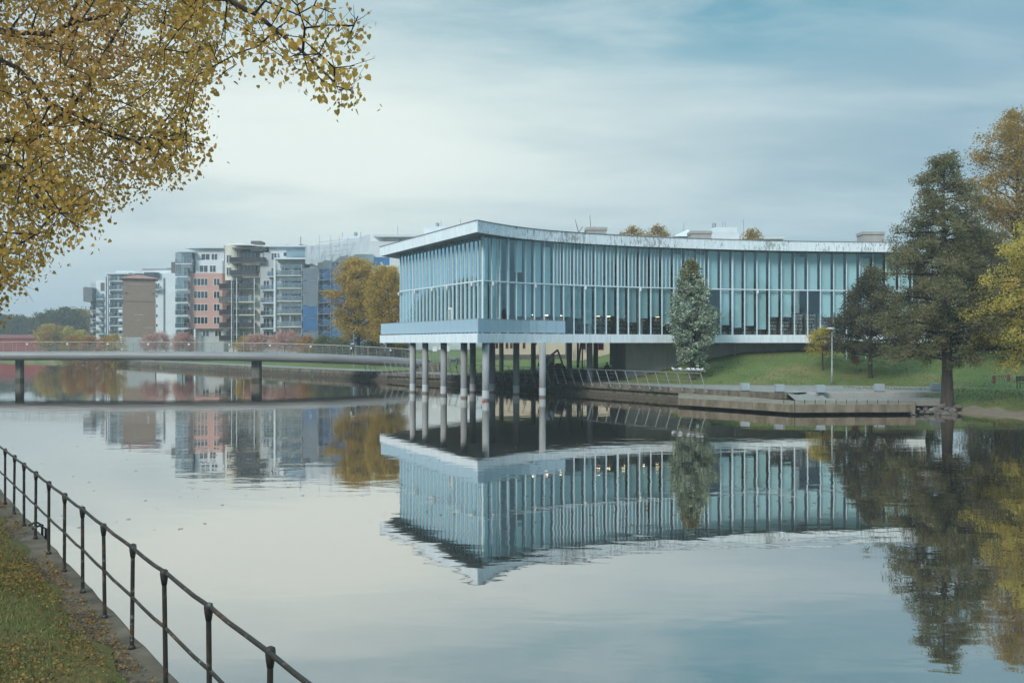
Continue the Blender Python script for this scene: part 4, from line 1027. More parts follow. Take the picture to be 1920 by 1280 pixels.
    MB().bar(P(714, 492, D - 2), P(731, 516, D - 2), 0.25).build('rubble_chute', 'white_paint', B.t)
    # 8 long block with roof plant seen over the library
    B = Block('office_block', 'pale grey office block with roof plant rooms and antennas rising behind the library roof', 255, 620, 880, 'office block')
    B.box('wall', 'pale_render', 640, 880, 452, None, 1, 16); B.box('roof_slab', 'pale_render', 700, 885, 440, 444, 0, 17); B.box('storey', 'pale_render', 722, 885, 444.1, 451.9, 2, 15); B.box('plant_room', 'white_render', 793, 848, 422, 439.9, 3, 9); B.box('plant_room', 'white_render', 638, 671, 440, 451.9, 3, 8)
    D = 255
    for x, y0, y1 in ((817, 412, 422), (660, 433, 440)): MB().lathe((PX(x, D), D + 6, PZ(y1, D)), [(0.35, 0), (0.35, 0.4), (0.5, 0.5), (0.5, 1.1), (0.3, 1.35)], 12).build('roof_fan', 'galvanised', B.t)
    for x, y0, y1 in ((742.5, 420, 440), (862, 407, 440), (825, 410, 422), (637, 433, 452), (672, 432, 452)): MB().bar((PX(x, D), D + 4, PZ(y1, D)), (PX(x, D), D + 4, PZ(y0, D)), 0.14).build('antenna', 'galvanised', B.t)
    B.window(745, 790, 446, 451, 2, 4)
    # 9 second roofscape, right of it
    D = 205; B = Block('office_block', 'grey town house roofs with plant room and masts peeping over the middle of the library', D, 1255, 1470, 'office block')
    B.box('wall', 'grey_render', 1250, 1470, 448, None, 1, 14); B.box('roof_slab', 'pale_render', 1395, 1472, 443.5, 447.9, 0, 15); B.box('plant_room', 'white_render', 1345, 1388, 423, 438, 3, 8); B.box('storey', 'pale_render', 1322, 1392, 432, 447.9, 2.9, 9)
    V = [P(1262, 443, D + 1), P(1302, 443, D + 1), P(1302, 443, D + 9), P(1262, 443, D + 9), P(1290, 430, D + 5)]; V[2][2] = V[3][2] = V[0][2]
    V = [np.array(v) for v in V]; mesh_obj('hip_roof', V, [(0, 1, 4), (1, 2, 4), (2, 3, 4), (3, 0, 4), (3, 2, 1, 0)], 'pale_render', B.t)
    MB().lathe((PX(1350, D), D + 6, PZ(423, D)), [(0.3, 0), (0.3, 0.3), (0.45, 0.4), (0.45, 1.1), (0.25, 1.3)], 12).build('roof_fan', 'galvanised', B.t)
    for x, y0, y1 in ((1290, 413, 431), (1365, 410, 423), (1370, 410, 423), (1405, 406, 443)): MB().bar((PX(x, D), D + 5, PZ(y1, D)), (PX(x, D), D + 5, PZ(y0, D)), 0.1).build('antenna', 'galvanised', B.t)
    # 10 cream plaster house seen between the pillars
    D = 165; B = Block('plaster_house', 'cream plastered house with dark red windows seen between the library pillars', D, 928, 1180, 'house')
    zg = gz(PX(1050, D), D); B.zb = zg - 0.5
    B.box('wall', 'cream_plaster', 928, 1060, 560, None, 0, 12); B.box('wall', 'cream_plaster', 1060.1, 1185, 560, None, 1.0, 12); B.box('plinth', 'rock', 928, 1060, 664.5, None, -0.12, 0.119)
    for x in (929, 948, 956, 980): B.window(x, x + 5, 632, 653, 0, 0, 'dark_red')
    B.window(1000, 1006, 634, 646, 0, 0, 'dark_metal'); B.window(1122, 1133, 632, 656, 1.0, 0, 'red_paint'); B.window(1090, 1099, 632, 655, 1.0, 0, 'red_paint')
    # 11 red shed at the far left
    D = 300; B = Block('red_shed', 'long low dark red shed by the far bank under the trees', D, -60, 88, 'shed')
    B.box('wall', 'red_wall', -80, 86, 634, None, 0, 8)
    V = [P(-82, 634, D - 0.4), P(88, 634, D - 0.4), P(88, 634, D + 8.4), P(-82, 634, D + 8.4)]
    for v in V: v[2] = PZ(634, D) + 0.01
    R = [np.array((V[0][0], D + 4, V[0][2] + 1.1)), np.array((V[1][0], D + 4, V[1][2] + 1.1))]
    mesh_obj('roof', V + R, [(0, 1, 5, 4), (2, 3, 4, 5), (1, 2, 5), (3, 0, 4), (3, 2, 1, 0)], 'dark_red', B.t)
build_blocks()
random.seed(3)

# ------------------------------------------------------------------ near bank: kerb, railing, grass slope
def RL(D): return np.array((-3.97 - 0.65 * (D - 10.4), D))
NIN = np.array((-0.838, -0.545)); TAL = np.array((-0.545, 0.838))      # inland normal, along the bank (away)
PROF = [(-0.17, -1.4), (-0.16, 1.27), (-0.13, 1.30), (0.34, 1.30), (0.42, 1.36), (0.8, 1.46), (1.4, 1.64), (2.2, 1.92), (3.4, 2.3), (5.0, 2.65), (8.0, 2.9), (60.0, 3.0)]
def near_z(o): return np.interp(o, [p[0] for p in PROF[2:]], [p[1] for p in PROF[2:]])
def build_near_bank():
    Ds = np.concatenate([np.arange(-40, 0, 4), np.arange(0, 32, 0.35), np.arange(32, 300, 6)])
    kv = []; kf = []; gv = []; gf = []
    offs_g = np.concatenate([np.arange(0.30, 4.0, 0.18), [4.5, 5, 6, 8, 12, 20, 40, 60]])
    ng = len(offs_g)
    for i, D in enumerate(Ds):
        p = RL(D); w = 0.008 * math.sin(D * 3.1) + 0.006 * math.sin(D * 7.7)
        for (o, z) in PROF[:4]:
            q = p + NIN * (o + (w if o < 0 else 0)); kv.append((q[0], q[1], z + (0.01 * math.sin(D * 5) if z > 1.2 else 0)))
        kv.append((*(p + NIN * 0.6), 1.25))
        for o in offs_g:
            jag = (0.10 * math.sin(D * 2.3) + 0.07 * math.sin(D * 5.1 + 1)) if o < 0.5 else 0
            q = p + NIN * (o + jag); z = float(near_z(o)) + 0.03 * math.sin(D * 1.7 + o * 3) * math.sin(o * 2.2 + D) + (0.03 if o > 0.3 else 0.004)
            gv.append((q[0], q[1], z))
        if i:
            a = (i - 1) * 5; b = i * 5; kf += [(a + k, b + k, b + k + 1, a + k + 1) for k in range(4)]
            a = (i - 1) * ng; b = i * ng; gf += [(a + k, b + k, b + k + 1, a + k + 1) for k in range(ng - 1)]
    o = mesh_obj('bank_kerb', kv, kf, 'kerb_moss'); o['kind'] = 'structure'
    o = mesh_obj('bank_slope', gv, gf, 'bank_grass', smooth=True); o['kind'] = 'structure'
    # far side ground strip behind the camera
    g = mesh_obj('street_ground', [(-3000, -3000, 2.9), (3000, -3000, 2.9), (3000, -60, 2.9), (-3000, -60, 2.9)], [(0, 1, 2, 3)], 'lawn'); g['kind'] = 'structure'
build_near_bank()
def build_railing():
    t = thing('railing', 'old dark iron railing with two rails and knobbed posts along the grassy bank', 'railing', (*RL(10.4), 1.3))
    post = None; tops = []; mids = []
    for k in range(-6, 20):
        D = 10.4 + 1.175 * k; p = RL(D); h = 1.10 + 0.012 * math.sin(k * 2.7)
        if post is None:
            mb = MB(); mb.lathe((0, 0, 0), [(0.038, -0.03), (0.038, 0.03), (0.023, 0.05), (0.0215, 1.0), (0.024, 1.01)], 10)
            post = build_local(mb, 'post', 'old_rail', t); o = post
            hd = MB(); hd.lathe((0, 0, 0), [(0.024, -0.11), (0.034, -0.045), (0.038, 0.0), (0.033, 0.026), (0.013, 0.036)], 12); hp = build_local(hd, 'post_head', 'old_rail', post, True)
            hp.location = (0, 0, 1.07)
        else:
            o = copy_tree(post, t)
        lean = 0.012 * math.sin(k * 5.1)
        o.location = Vector((p[0], p[1], 1.30)) - t.location; o.rotation_euler = (lean, 0.01 * math.cos(k * 3.3), k * 0.7)
        tops.append(np.array((p[0], p[1], 1.30 + 1.07))); mids.append(np.array((p[0], p[1], 1.30 + 0.555)))
    def rail(pts, r, name):
        q = []
        for a, b in zip(pts[:-1], pts[1:]):
            for f in (0, 0.33, 0.66):
                sag = -0.012 * math.sin(math.pi * f) + 0.004 * math.sin(a[1] * 9 + f * 7); q.append(a * (1 - f) + b * f + np.array((0, 0, sag)))
        # the kink beside one post
        q.append(pts[-1])
        return MB().tube(q, r, 8).build(name, 'old_rail', t, True)
    rail(tops, 0.019, 'top_rail'); rail(mids, 0.0165, 'middle_rail')
    # small mooring ladder at the kerb
    D = 17.2; p = RL(D) - NIN * 0.28
    l = thing('mooring_ladder', 'small grey metal ladder frame hooked over the kerb below the railing', 'ladder', (p[0], p[1], 0.3))
    for s in (-0.2, 0.2):
        q = p + TAL * s; MB().tube([(q[0], q[1], -0.8), (q[0], q[1], 1.30), (*(q + NIN * 0.10), 1.36), (*(q + NIN * 0.22), 1.315)], 0.022, 6).build('rail', 'dark_metal', l, True)
    for z in (-0.3, 0.05, 0.4, 0.75, 1.1): MB().bar((*(p - TAL * 0.2), z), (*(p + TAL * 0.2), z), 0.035).build('rung', 'dark_metal', l)
    # half-sunk dark timber baulk in the grass
    o = np.array((RL(8.6) + NIN * 1.45)); a = o - TAL * 0.0 + np.array((0.42, 0)); b = o + np.array((-1.2, 0.2))
    mb = MB(); nseg = 6; pts = [(*(a * (1 - f) + b * f), 1.68 + 0.10 * f + 0.01 * math.sin(f * 20)) for f in np.linspace(0, 1, nseg)]
    mb.tube(pts, [0.05, 0.075, 0.08, 0.075, 0.08, 0.07], 7)
    tag(mb.build('timber_baulk', 'bark'), 'dark weathered timber baulk half sunk in the grass slope', 'timber')
build_railing()

# ------------------------------------------------------------------ leaves and trees
leafmat('lime_leaves', [(0.25, 0.19, 0.04), (0.46, 0.32, 0.075), (0.62, 0.42, 0.115), (0.52, 0.31, 0.09), (0.60, 0.37, 0.18)], 0.45)
leafmat('maple_leaves', [(0.24, 0.21, 0.04), (0.44, 0.31, 0.06), (0.58, 0.40, 0.08), (0.46, 0.28, 0.07)], 0.4)
leafmat('alder_leaves', [(0.10, 0.105, 0.048), (0.165, 0.165, 0.078), (0.24, 0.225, 0.115), (0.19, 0.175, 0.085)], 0.3)
leafmat('oak_leaves', [(0.08, 0.135, 0.075), (0.19, 0.26, 0.17), (0.50, 0.56, 0.44), (0.15, 0.21, 0.12), (0.42, 0.48, 0.36)], 0.2)
leafmat('oak_top_leaves', [(0.15, 0.15, 0.055), (0.24, 0.20, 0.075), (0.19, 0.20, 0.09)], 0.3)
leafmat('beech_leaves', [(0.055, 0.065, 0.035), (0.085, 0.09, 0.048), (0.12, 0.09, 0.055), (0.085, 0.105, 0.055)], 0.25)
leafmat('golden_leaves', [(0.32, 0.31, 0.075), (0.50, 0.43, 0.10), (0.64, 0.52, 0.13), (0.58, 0.40, 0.10)], 0.45)
leafmat('orange_leaves', [(0.17, 0.145, 0.04), (0.34, 0.23, 0.05), (0.45, 0.28, 0.06), (0.27, 0.20, 0.05)], 0.4)
leafmat('green_leaves', [(0.05, 0.075, 0.025), (0.085, 0.10, 0.035), (0.13, 0.12, 0.04)], 0.25)
leafmat('cherry_leaves', [(0.45, 0.25, 0.20), (0.58, 0.35, 0.29), (0.50, 0.26, 0.21)], 0.3)
leafmat('rust_leaves', [(0.34, 0.17, 0.05), (0.48, 0.23, 0.07), (0.26, 0.16, 0.05)], 0.3)
leafmat('willow_leaves', [(0.13, 0.155, 0.085), (0.19, 0.21, 0.12), (0.10, 0.12, 0.06)], 0.3)
leafmat('litter', [(0.20, 0.11, 0.04), (0.30, 0.19, 0.06), (0.16, 0.08, 0.035), (0.34, 0.24, 0.10)], 0.1)
mat('blade', (0.125, 0.15, 0.045), (0.18, 0.165, 0.065), 1.0, 0.9, island=0.35)

def rand_dirs(n):
    v = RNG.normal(size=(n, 3)); return v / np.linalg.norm(v, axis=1)[:, None]
def leaf_quads(pts, size, droop=0.3, wid=0.62):
    n = len(pts); u = rand_dirs(n); u[:, 2] = u[:, 2] * 0.8 - droop; u /= np.linalg.norm(u, axis=1)[:, None]
    w = np.cross(u, rand_dirs(n)); w /= (np.linalg.norm(w, axis=1)[:, None] + 1e-9)
    s = (size * RNG.uniform(0.65, 1.25, n))[:, None]
    nn = np.cross(u, w) * s * 0.12
    return np.stack([pts, pts + u * s * 0.45 + w * s * wid / 2 + nn, pts + u * s, pts + u * s * 0.45 - w * s * wid / 2 + nn], 1)
def heart_leaves(pts, size, droop=0.9):
    n = len(pts); u = rand_dirs(n); u[:, 2] = u[:, 2] * 0.7 - droop; u /= np.linalg.norm(u, axis=1)[:, None]
    w = np.cross(u, rand_dirs(n)); w /= (np.linalg.norm(w, axis=1)[:, None] + 1e-9); nn = np.cross(u, w)
    s = (size * RNG.uniform(0.6, 1.2, n))[:, None]
    def q(a, b, c=0.0): return pts + (u * a + w * b + nn * c) * s
    return np.stack([q(0.06, 0), q(-0.04, 0.24, .06), q(0.18, 0.46, .10), q(0.55, 0.36, .06), q(1.0, 0.0, 0), q(0.55, -0.36, .06), q(0.18, -0.46, .10), q(-0.04, -0.24, .06)], 1)
def frusta(A, B, ra, rb, n=4):
    """many tapered sticks at once -> verts, faces"""
    A = np.asarray(A, float); B = np.asarray(B, float); d = B - A; L_ = np.linalg.norm(d, axis=1)[:, None] + 1e-9; d = d / L_
    ref = np.tile(np.array((0.31, 0.17, 0.93)), (len(A), 1)); r = np.cross(d, ref); r /= (np.linalg.norm(r, axis=1)[:, None] + 1e-9); u = np.cross(r, d)
    V = []
    for C, rr in ((A, np.asarray(ra)[:, None]), (B, np.asarray(rb)[:, None])):
        for k in range(n):
            a = 2 * math.pi * k / n; V.append(C + rr * (math.cos(a) * r + math.sin(a) * u))
    V = np.stack(V, 1)                                   # (m, 2n, 3)
    m = len(A); base = (np.arange(m) * 2 * n)[:, None, None]
    fc = np.array([(k, (k + 1) % n, n + (k + 1) % n, n + k) for k in range(n)])[None]
    return V.reshape(-1, 3), (base + fc).reshape(-1, 4)
def grow(base, H, prof, nb=40, t0=0.12, leaf='green_leaves', nleaf=15000, lsize=0.16, spread=0.22, r0=0.25, up=(0.5, -0.1), sub=7, seed=1, trunkwob=0.25, droop=0.3, sublen=0.33,
         name='tree', label='', cat='tree', group=None, leaf2=None, t_leaf2=2.0, squash=1.0, flare=1.4, bark='bark', inner=0.25, ends=1.0, topspike=True, rag=(0.72, 1.08)):
    rg = np.random.default_rng(seed); base = np.array(base, float)
    T = thing(name, label, cat, tuple(base), group)
    nt_ = 14; ts = np.linspace(0, 1, nt_); wob = np.cumsum(rg.normal(0, trunkwob * 0.15, (nt_, 2)), 0) * ts[:, None]
    tr = np.stack([base[0] + wob[:, 0], base[1] + wob[:, 1], base[2] - 0.15 + ts * (H * 0.97)], 1)
    rad = r0 * (1 - ts) ** 0.8 + 0.015; rad[0] *= flare; rad[1] *= 1.0 + (flare - 1) * 0.12
    tr2 = np.vstack([tr[:1], tr[:1] + (tr[1:2] - tr[:1]) * 0.25, tr[1:]]); rad2 = np.concatenate([[rad[0]], [r0 * (1 + (flare - 1) * 0.35)], rad[1:]])
    MB().tube(tr2, rad2, 10).build('trunk', bark, T, True)
    A = []; Bs = []; RA = []; RB = []; leaves = []; heights = []
    for i in range(nb):
        t = t0 + (1 - t0) * (i + rg.uniform(0, 0.8)) / nb; t = min(t, 0.985)
        az = i * 2.39996 + rg.uniform(-0.5, 0.5); L_ = prof(t) * rg.uniform(*rag) * ends
        if L_ < 0.05: continue
        st = np.array([np.interp(t, ts, tr[:, k]) for k in range(3)]); rb0 = min(np.interp(t, ts, rad) * 0.55, 0.02 + 0.03 * L_)
        e0 = up[0] + rg.normal(0, 0.12); e1 = up[1] + rg.normal(0, 0.12)
        pts = [st]; ns = 6
        for k in range(1, ns + 1):
            f = (k - 0.5) / ns; el = e0 * (1 - f) + e1 * f; az += rg.normal(0, 0.10)
            pts.append(pts[-1] + L_ / ns * np.array((math.cos(az) * math.cos(el), math.sin(az) * math.cos(el) * squash, math.sin(el))))
        pts = np.array(pts); rr = rb0 * (1 - np.linspace(0, 1, ns + 1) * 0.85)
        A += list(pts[:-1]); Bs += list(pts[1:]); RA += list(rr[:-1]); RB += list(rr[1:])
        for k in range(sub):
            f = inner + (1 - inner) * (k + rg.uniform(0, 1)) / sub; f = min(f, 0.999); j = f * ns; a = int(j); fr = j - a
            p = pts[a] * (1 - fr) + pts[min(a + 1, ns)] * fr; d = pts[min(a + 1, ns)] - pts[a]; d /= (np.linalg.norm(d) + 1e-9)
            sd = rg.normal(size=3); sd[2] = sd[2] * 0.6 + 0.1; sd -= d * np.dot(sd, d) * 0.6; sd /= np.linalg.norm(sd)
            dd = d * 0.55 + sd * 0.85; l2 = sublen * L_ * (1.05 - 0.55 * f) + 0.15
            q1 = p + dd * l2 * 0.5; q2 = q1 + (dd + np.array((0, 0, -0.18)) + rg.normal(0, 0.15, 3)) * l2 * 0.5
            r_ = max(0.006, rb0 * (1 - f) * 0.4)
            A += [p, q1]; Bs += [q1, q2]; RA += [r_ + 0.004, r_]; RB += [r_, 0.004]
            leaves.append((q1, q2, l2, t))
        leaves.append((pts[-3], pts[-1], L_ * 0.3, t))
    V, Fq = frusta(A, Bs, RA, RB, 4)
    mesh_obj('branches', V, Fq, 'twig', T, kind='stuff')
    w = np.array([l[2] for l in leaves]) ** 0.9 * (0.6 + np.random.default_rng(seed + 5).uniform(0, 1, len(leaves))); w /= w.sum()
    idx = rg.choice(len(leaves), nleaf, p=w)
    q1 = np.array([l[0] for l in leaves])[idx]; q2 = np.array([l[1] for l in leaves])[idx]; tt = np.array([l[3] for l in leaves])[idx]
    sp = np.minimum(spread, 0.12 + np.array([l[2] for l in leaves]) * 0.5)[idx]
    f = rg.uniform(0, 1.1, nleaf)[:, None]
    pts = q1 * (1 - f) + q2 * f + rg.normal(0, 1, (nleaf, 3)) * sp[:, None] * np.array((1, 1, 0.75))
    if leaf2:
        m2 = tt + rg.normal(0, 0.11, nleaf) > t_leaf2
        quads_obj('crown', leaf_quads(pts[~m2], lsize, droop), 4, leaf, T, 'stuff'); quads_obj('crown_top', leaf_quads(pts[m2], lsize, droop), 4, leaf2, T, 'stuff')
    else: quads_obj('crown', leaf_quads(pts, lsize, droop), 4, leaf, T, 'stuff')
    return T
def interp_prof(ts, rs): return lambda t: float(np.interp(t, ts, rs))
ROUND = interp_prof([0, .15, .35, .55, .75, .9, 1], [.30, .75, 1, 1, .85, .55, .15])
def rnd_prof(R): return lambda t: R * ROUND(t)
def at_ground(x, D, dz=0.0):
    X = PX(x, D); return (X, D, gz(X, D) + dz)

def build_trees():
    # big alder on the right shore
    grow((PX(1776, 66), 66, gz(PX(1776, 66), 66)), 17.6, interp_prof([0, .19, .22, .32, .42, .52, .60, .72, .83, .93, 1], [0, .5, 5.4, 6.1, 5.7, 4.8, 3.7, 3.0, 2.2, 1.4, .4]), nb=104, t0=0.19, leaf='alder_leaves', nleaf=80000, lsize=0.13, spread=0.20, rag=(0.55, 1.18), r0=0.36, up=(0.18, -0.12), sub=11, seed=4,
         name='alder_tree', label='tall dark olive alder with thick flared trunk beside the shore rocks', flare=1.75, droop=0.2, sublen=0.28)
    # columnar oak
    D = 86.0; b = (PX(1300, D), D, gz(PX(1300, D), D))
    grow(b, 10.6, interp_prof([0, .06, .12, .25, .4, .55, .7, .85, 1], [0.4, 1.3, 2.1, 2.8, 2.75, 2.25, 1.5, .95, .3]), nb=120, t0=0.07, leaf='oak_leaves', nleaf=20000, lsize=0.20, spread=0.13, rag=(0.55, 1.12), r0=0.16, up=(0.95, 0.5), sub=7, seed=9,
         name='columnar_oak', label='slim columnar oak with silvery green leaves and brownish tip in front of the library', leaf2='oak_top_leaves', t_leaf2=0.82, droop=0.1, sublen=0.35, inner=0.45)
    # dark copper beech
    D = 84.0; b = (PX(1632, D), D, gz(PX(1632, D), D))
    grow(b, 9.6, interp_prof([0, .2, .3, .45, .6, .75, .9, 1], [0, 2.4, 3.9, 3.6, 2.8, 1.9, 1.0, .2]), nb=72, t0=0.2, leaf='beech_leaves', nleaf=30000, lsize=0.16, spread=0.22, r0=0.17, up=(0.35, 0.05), sub=7, seed=14, name='beech_tree', label='dark reddish green beech with slim grey trunk left of the tall alder')
    # small yellow tree by the lamp
    D = 87.0; b = (PX(1543, D), D, gz(PX(1543, D), D))
    grow(b, 3.9, interp_prof([0, .3, .45, .65, .85, 1], [0, .6, 1.5, 1.6, 1.0, .2]), nb=30, t0=0.38, leaf='golden_leaves', nleaf=4200, lsize=0.14, spread=0.16, r0=0.06, up=(0.5, 0.0), sub=6, seed=15, name='young_tree', label='small young yellow-leaved tree on the lawn next to the lamp post')
    # golden tree at the right edge
    b = (PX(1995, 60), 60, gz(PX(1995, 60), 60))
    grow(b, 14.0, interp_prof([0, .15, .25, .4, .55, .7, .85, 1], [0, 3.0, 5.4, 5.2, 4.6, 3.6, 2.2, .4]), nb=75, t0=0.17, leaf='golden_leaves', nleaf=40000, lsize=0.15, spread=0.25, r0=0.34, up=(0.35, -0.25), sub=8, seed=22, name='golden_tree', label='golden yellow tree with drooping boughs over the sandy shore', droop=0.4)
    # tall orange tree behind
    b = (PX(1905, 98), 98, 3.7)
    grow(b, 24.0, interp_prof([0, .2, .35, .5, .7, .85, 1], [0, 3.5, 6, 6.8, 6.2, 4.4, 1.0]), nb=80, t0=0.2, leaf='orange_leaves', nleaf=36000, lsize=0.22, spread=0.4, r0=0.4, up=(0.6, 0.1), sub=8, seed=31, name='tall_tree', label='very tall orange-brown tree rising behind the alder and golden tree')
    # dark tree and hedge behind the alder
    b = (PX(1822, 88), 88, gz(PX(1822, 88), 88))
    grow(b, 12.0, rnd_prof(4.2), nb=55, t0=0.22, leaf='beech_leaves', nleaf=20000, lsize=0.2, spread=0.32, r0=0.22, up=(0.5, 0.0), sub=7, seed=33, name='dark_tree', label='dark leafy tree half hidden behind the alder on the upper lawn')
    b = (PX(1960, 92), 92, 3.7)
    grow(b, 11.0, rnd_prof(4.6), nb=50, t0=0.15, leaf='green_leaves', nleaf=16000, lsize=0.22, spread=0.35, r0=0.22, up=(0.5, 0.0), sub=7, seed=35, name='green_tree', label='dull green tree on the upper lawn behind the golden tree')
    for i, (x, D, H, R, lf, lb) in enumerate(((1868, 112, 7.5, 4.2, 'green_leaves', 'dense dark hedge tree behind the upper lawn beside the tall orange tree'), (1935, 110, 9.0, 4.8, 'orange_leaves', 'low broad rusty tree behind the upper lawn under the tall orange tree'), (2010, 106, 9.5, 5.0, 'golden_leaves', 'broad yellow tree behind the upper lawn past the bench'), (1700, 108, 6.0, 3.6, 'green_leaves', 'low dark green tree behind the beech at the library end'))):
        grow((PX(x, D), D, 3.4), H, interp_prof([0, .1, .4, .7, 1], [.6 * R, R, R, .8 * R, .2 * R]), nb=55, t0=0.03, leaf=lf, nleaf=12000, lsize=0.26, spread=0.4, r0=0.2, up=(0.4, 0.0), sub=7, seed=170 + i, name='hedge_tree', label=lb)
    # maples beyond the bridge
    D = 150; b = (PX(672, D), D, 2.2)
    grow(b, 15.2, rnd_prof(4.6), nb=75, t0=0.16, leaf='maple_leaves', nleaf=30000, lsize=0.26, spread=0.4, r0=0.3, up=(0.75, 0.05), sub=8, seed=41, name='maple_tree', label='ochre and green maple before the blue tarpaulins beyond the footbridge')
    D = 144; b = (PX(728, D), D, 2.2)
    grow(b, 13.6, rnd_prof(3.9), nb=65, t0=0.14, leaf='maple_leaves', nleaf=24000, lsize=0.25, spread=0.38, r0=0.26, up=(0.75, 0.05), sub=8, seed=43, name='maple_tree', label='ochre maple whose crown touches the library balcony end')
    # trees seen over the library roof
    for x, yt, D, R, sd, lb in ((1190, 419, 150, 4.0, 51, 'brown autumn tree over the library roof beside the first roof vent'), (1232, 416, 155, 3.6, 52, 'fuller brown tree over the library roof in front of the hipped roof'), (1408, 424, 150, 3.6, 53, 'small orange treetop over the library roof before the plant room masts')):
        zt = PZ(yt, D); grow((PX(x, D), D, 2.0), zt - 2.0, rnd_prof(R), nb=50, t0=0.3, leaf='orange_leaves', nleaf=9000, lsize=0.3, spread=0.45, r0=0.25, up=(0.7, 0.1), sub=6, seed=sd, name='autumn_tree', label=lb)
    # bare-topped birch-like saplings over the roof
    D = 112; T = thing('bare_tree', 'thin bare twigs of a leafless tree poking over the library roof', 'tree', (PX(1092, D), D + 8, 1.5))
    A = []; Bn = []; rr = []
    for x0, x1, y1 in ((1085, 1078, 411), (1085, 1081, 420), (1108, 1106, 403), (1108, 1116, 424), (1108, 1121, 428), (1085, 1093, 424)):
        a = P(x0, 500, D + 8); c = P(x0, 436, D + 8); e = P(x1, y1, D + 8); A += [a, c]; Bn += [c, e]; rr += [0.06, 0.04]
    A.append(np.array((PX(1092, D), D + 8, 1.5))); Bn.append(P(1085, 500, D + 8)); rr.append(0.14); A.append(np.array((PX(1092, D), D + 8, 1.5))); Bn.append(P(1108, 500, D + 8)); rr.append(0.14)
    V, Fq = frusta(A, Bn, rr, [r * 0.6 for r in rr], 5); mesh_obj('branches', V, Fq, 'twig', T)
    # far woods, tree by tree
    far = [(8, 592, 400, 7.5, 'green_leaves'), (35, 594, 380, 7, 'green_leaves'), (60, 597, 390, 6, 'green_leaves'), (78, 592, 372, 6, 'beech_leaves'), (100, 583, 360, 7.5, 'green_leaves'), (125, 578, 355, 8, 'green_leaves'), (150, 581, 362, 8, 'maple_leaves'), (172, 584, 380, 7, 'beech_leaves'), (-20, 590, 395, 8, 'green_leaves'), (-60, 588, 390, 8, 'green_leaves'), (-105, 592, 385, 8, 'maple_leaves'), (-150, 586, 380, 9, 'green_leaves'), (-200, 590, 385, 9, 'green_leaves'), (-260, 585, 380, 9, 'beech_leaves')]
    words_ = ['farthest left of the wood', 'with a flat dome', 'lower than its neighbours', 'dark brownish and narrow', 'broad and half way along the wood', 'highest dome of the wood', 'olive yellow and tall', 'partly behind the hanging dark box', 'at the wood edge by the shed', 'just past the shed end', 'yellowish and past the shed', 'tall and past the shed', 'round and well past the shed', 'brown green and farthest past the shed']
    for i, (x, yt, D, R, lf) in enumerate(far):
        grow((PX(x, D), D, 1.0), PZ(yt, D) - 1.0, rnd_prof(R), nb=45, t0=0.12, leaf=lf, nleaf=5200, lsize=0.75, spread=0.9, r0=0.35, up=(0.7, 0.1), sub=6, seed=60 + i, name='woodland_tree', label='distant woodland tree on the far bank, ' + words_[i], group='trees of the far wood')
    for i, (x, yt, D, R, lf, lb) in enumerate(((94, 607, 262, 3.6, 'maple_leaves', 'dark olive round tree at the end of the red shed'), (128, 612, 270, 2.6, 'golden_leaves', 'small bright yellow tree at the far bank'), (152, 619, 266, 2.2, 'golden_leaves', 'low yellow tree close to the grey flats'))):
        grow((PX(x, D), D, 1.0), PZ(yt, D) - 1.0, rnd_prof(R), nb=36, t0=0.12, leaf=lf, nleaf=4500, lsize=0.45, spread=0.5, r0=0.2, up=(0.6, 0.0), sub=6, seed=80 + i, name='bank_tree', label=lb)
    # shrubs and weeping cherries behind the bridge
    sh = [(134, 628, 205, 2.6, 'rust_leaves', 'orange rust coloured shrub on the far bank before the distant flats'), (168, 629, 200, 2.8, 'rust_leaves', 'wide rusty shrub below the hanging dark box'), (196, 630, 197, 2.4, 'rust_leaves', 'reddish shrub at the foot of the grey flats'), (217, 625, 196, 2.3, 'maple_leaves', 'brown green bush left against the brick tower'),
          (292, 622, 190, 3.3, 'cherry_leaves', 'pink weeping cherry right against the brick tower'), (342, 623, 186, 2.9, 'cherry_leaves', 'pink weeping cherry below the pink apartment block'), (458, 630, 178, 1.9, 'maple_leaves', 'small olive bush below the cream apartment block'), (484, 625, 176, 2.4, 'cherry_leaves', 'smaller dusty pink cherry below the grey apartment block'),
          (533, 620, 172, 3.4, 'cherry_leaves', 'largest dusty pink cherry, domed, below the grey apartment block'), (576, 631, 168, 2.0, 'rust_leaves', 'russet bush between the big pink cherry and the willow scrub'), (607, 629, 160, 2.5, 'willow_leaves', 'grey green willow scrub at the foot of the scaffold'), (642, 634, 158, 2.3, 'willow_leaves', 'grey green willow scrub under the ochre maple'), (700, 640, 150, 2.4, 'green_leaves', 'dark low hedge bush under the two maples'), (745, 640, 148, 2.2, 'green_leaves', 'dark low hedge bush behind the first library pillars')]
    for i, (x, yt, D, R, lf, lb) in enumerate(sh):
        z = gz(PX(x, D), D); H = PZ(yt, D) - z
        if lf == 'cherry_leaves': pr = interp_prof([0, .35, .5, .8, 1], [0, .2, .8 * R, R, .5 * R]); t0 = 0.45; up = (0.5, -0.9)
        else: pr = interp_prof([0, .2, .5, .8, 1], [.6 * R, .95 * R, R, .75 * R, .2 * R]); t0 = 0.05; up = (0.7, 0.1)
        grow((PX(x, D), D, z), H, pr, nb=38, t0=t0, leaf=lf, nleaf=6000, lsize=0.2, spread=0.3, r0=0.09, up=up, sub=6, seed=100 + i, name='cherry_tree' if lf == 'cherry_leaves' else 'shrub', label=lb, cat='tree' if lf == 'cherry_leaves' else 'shrub')
build_trees()

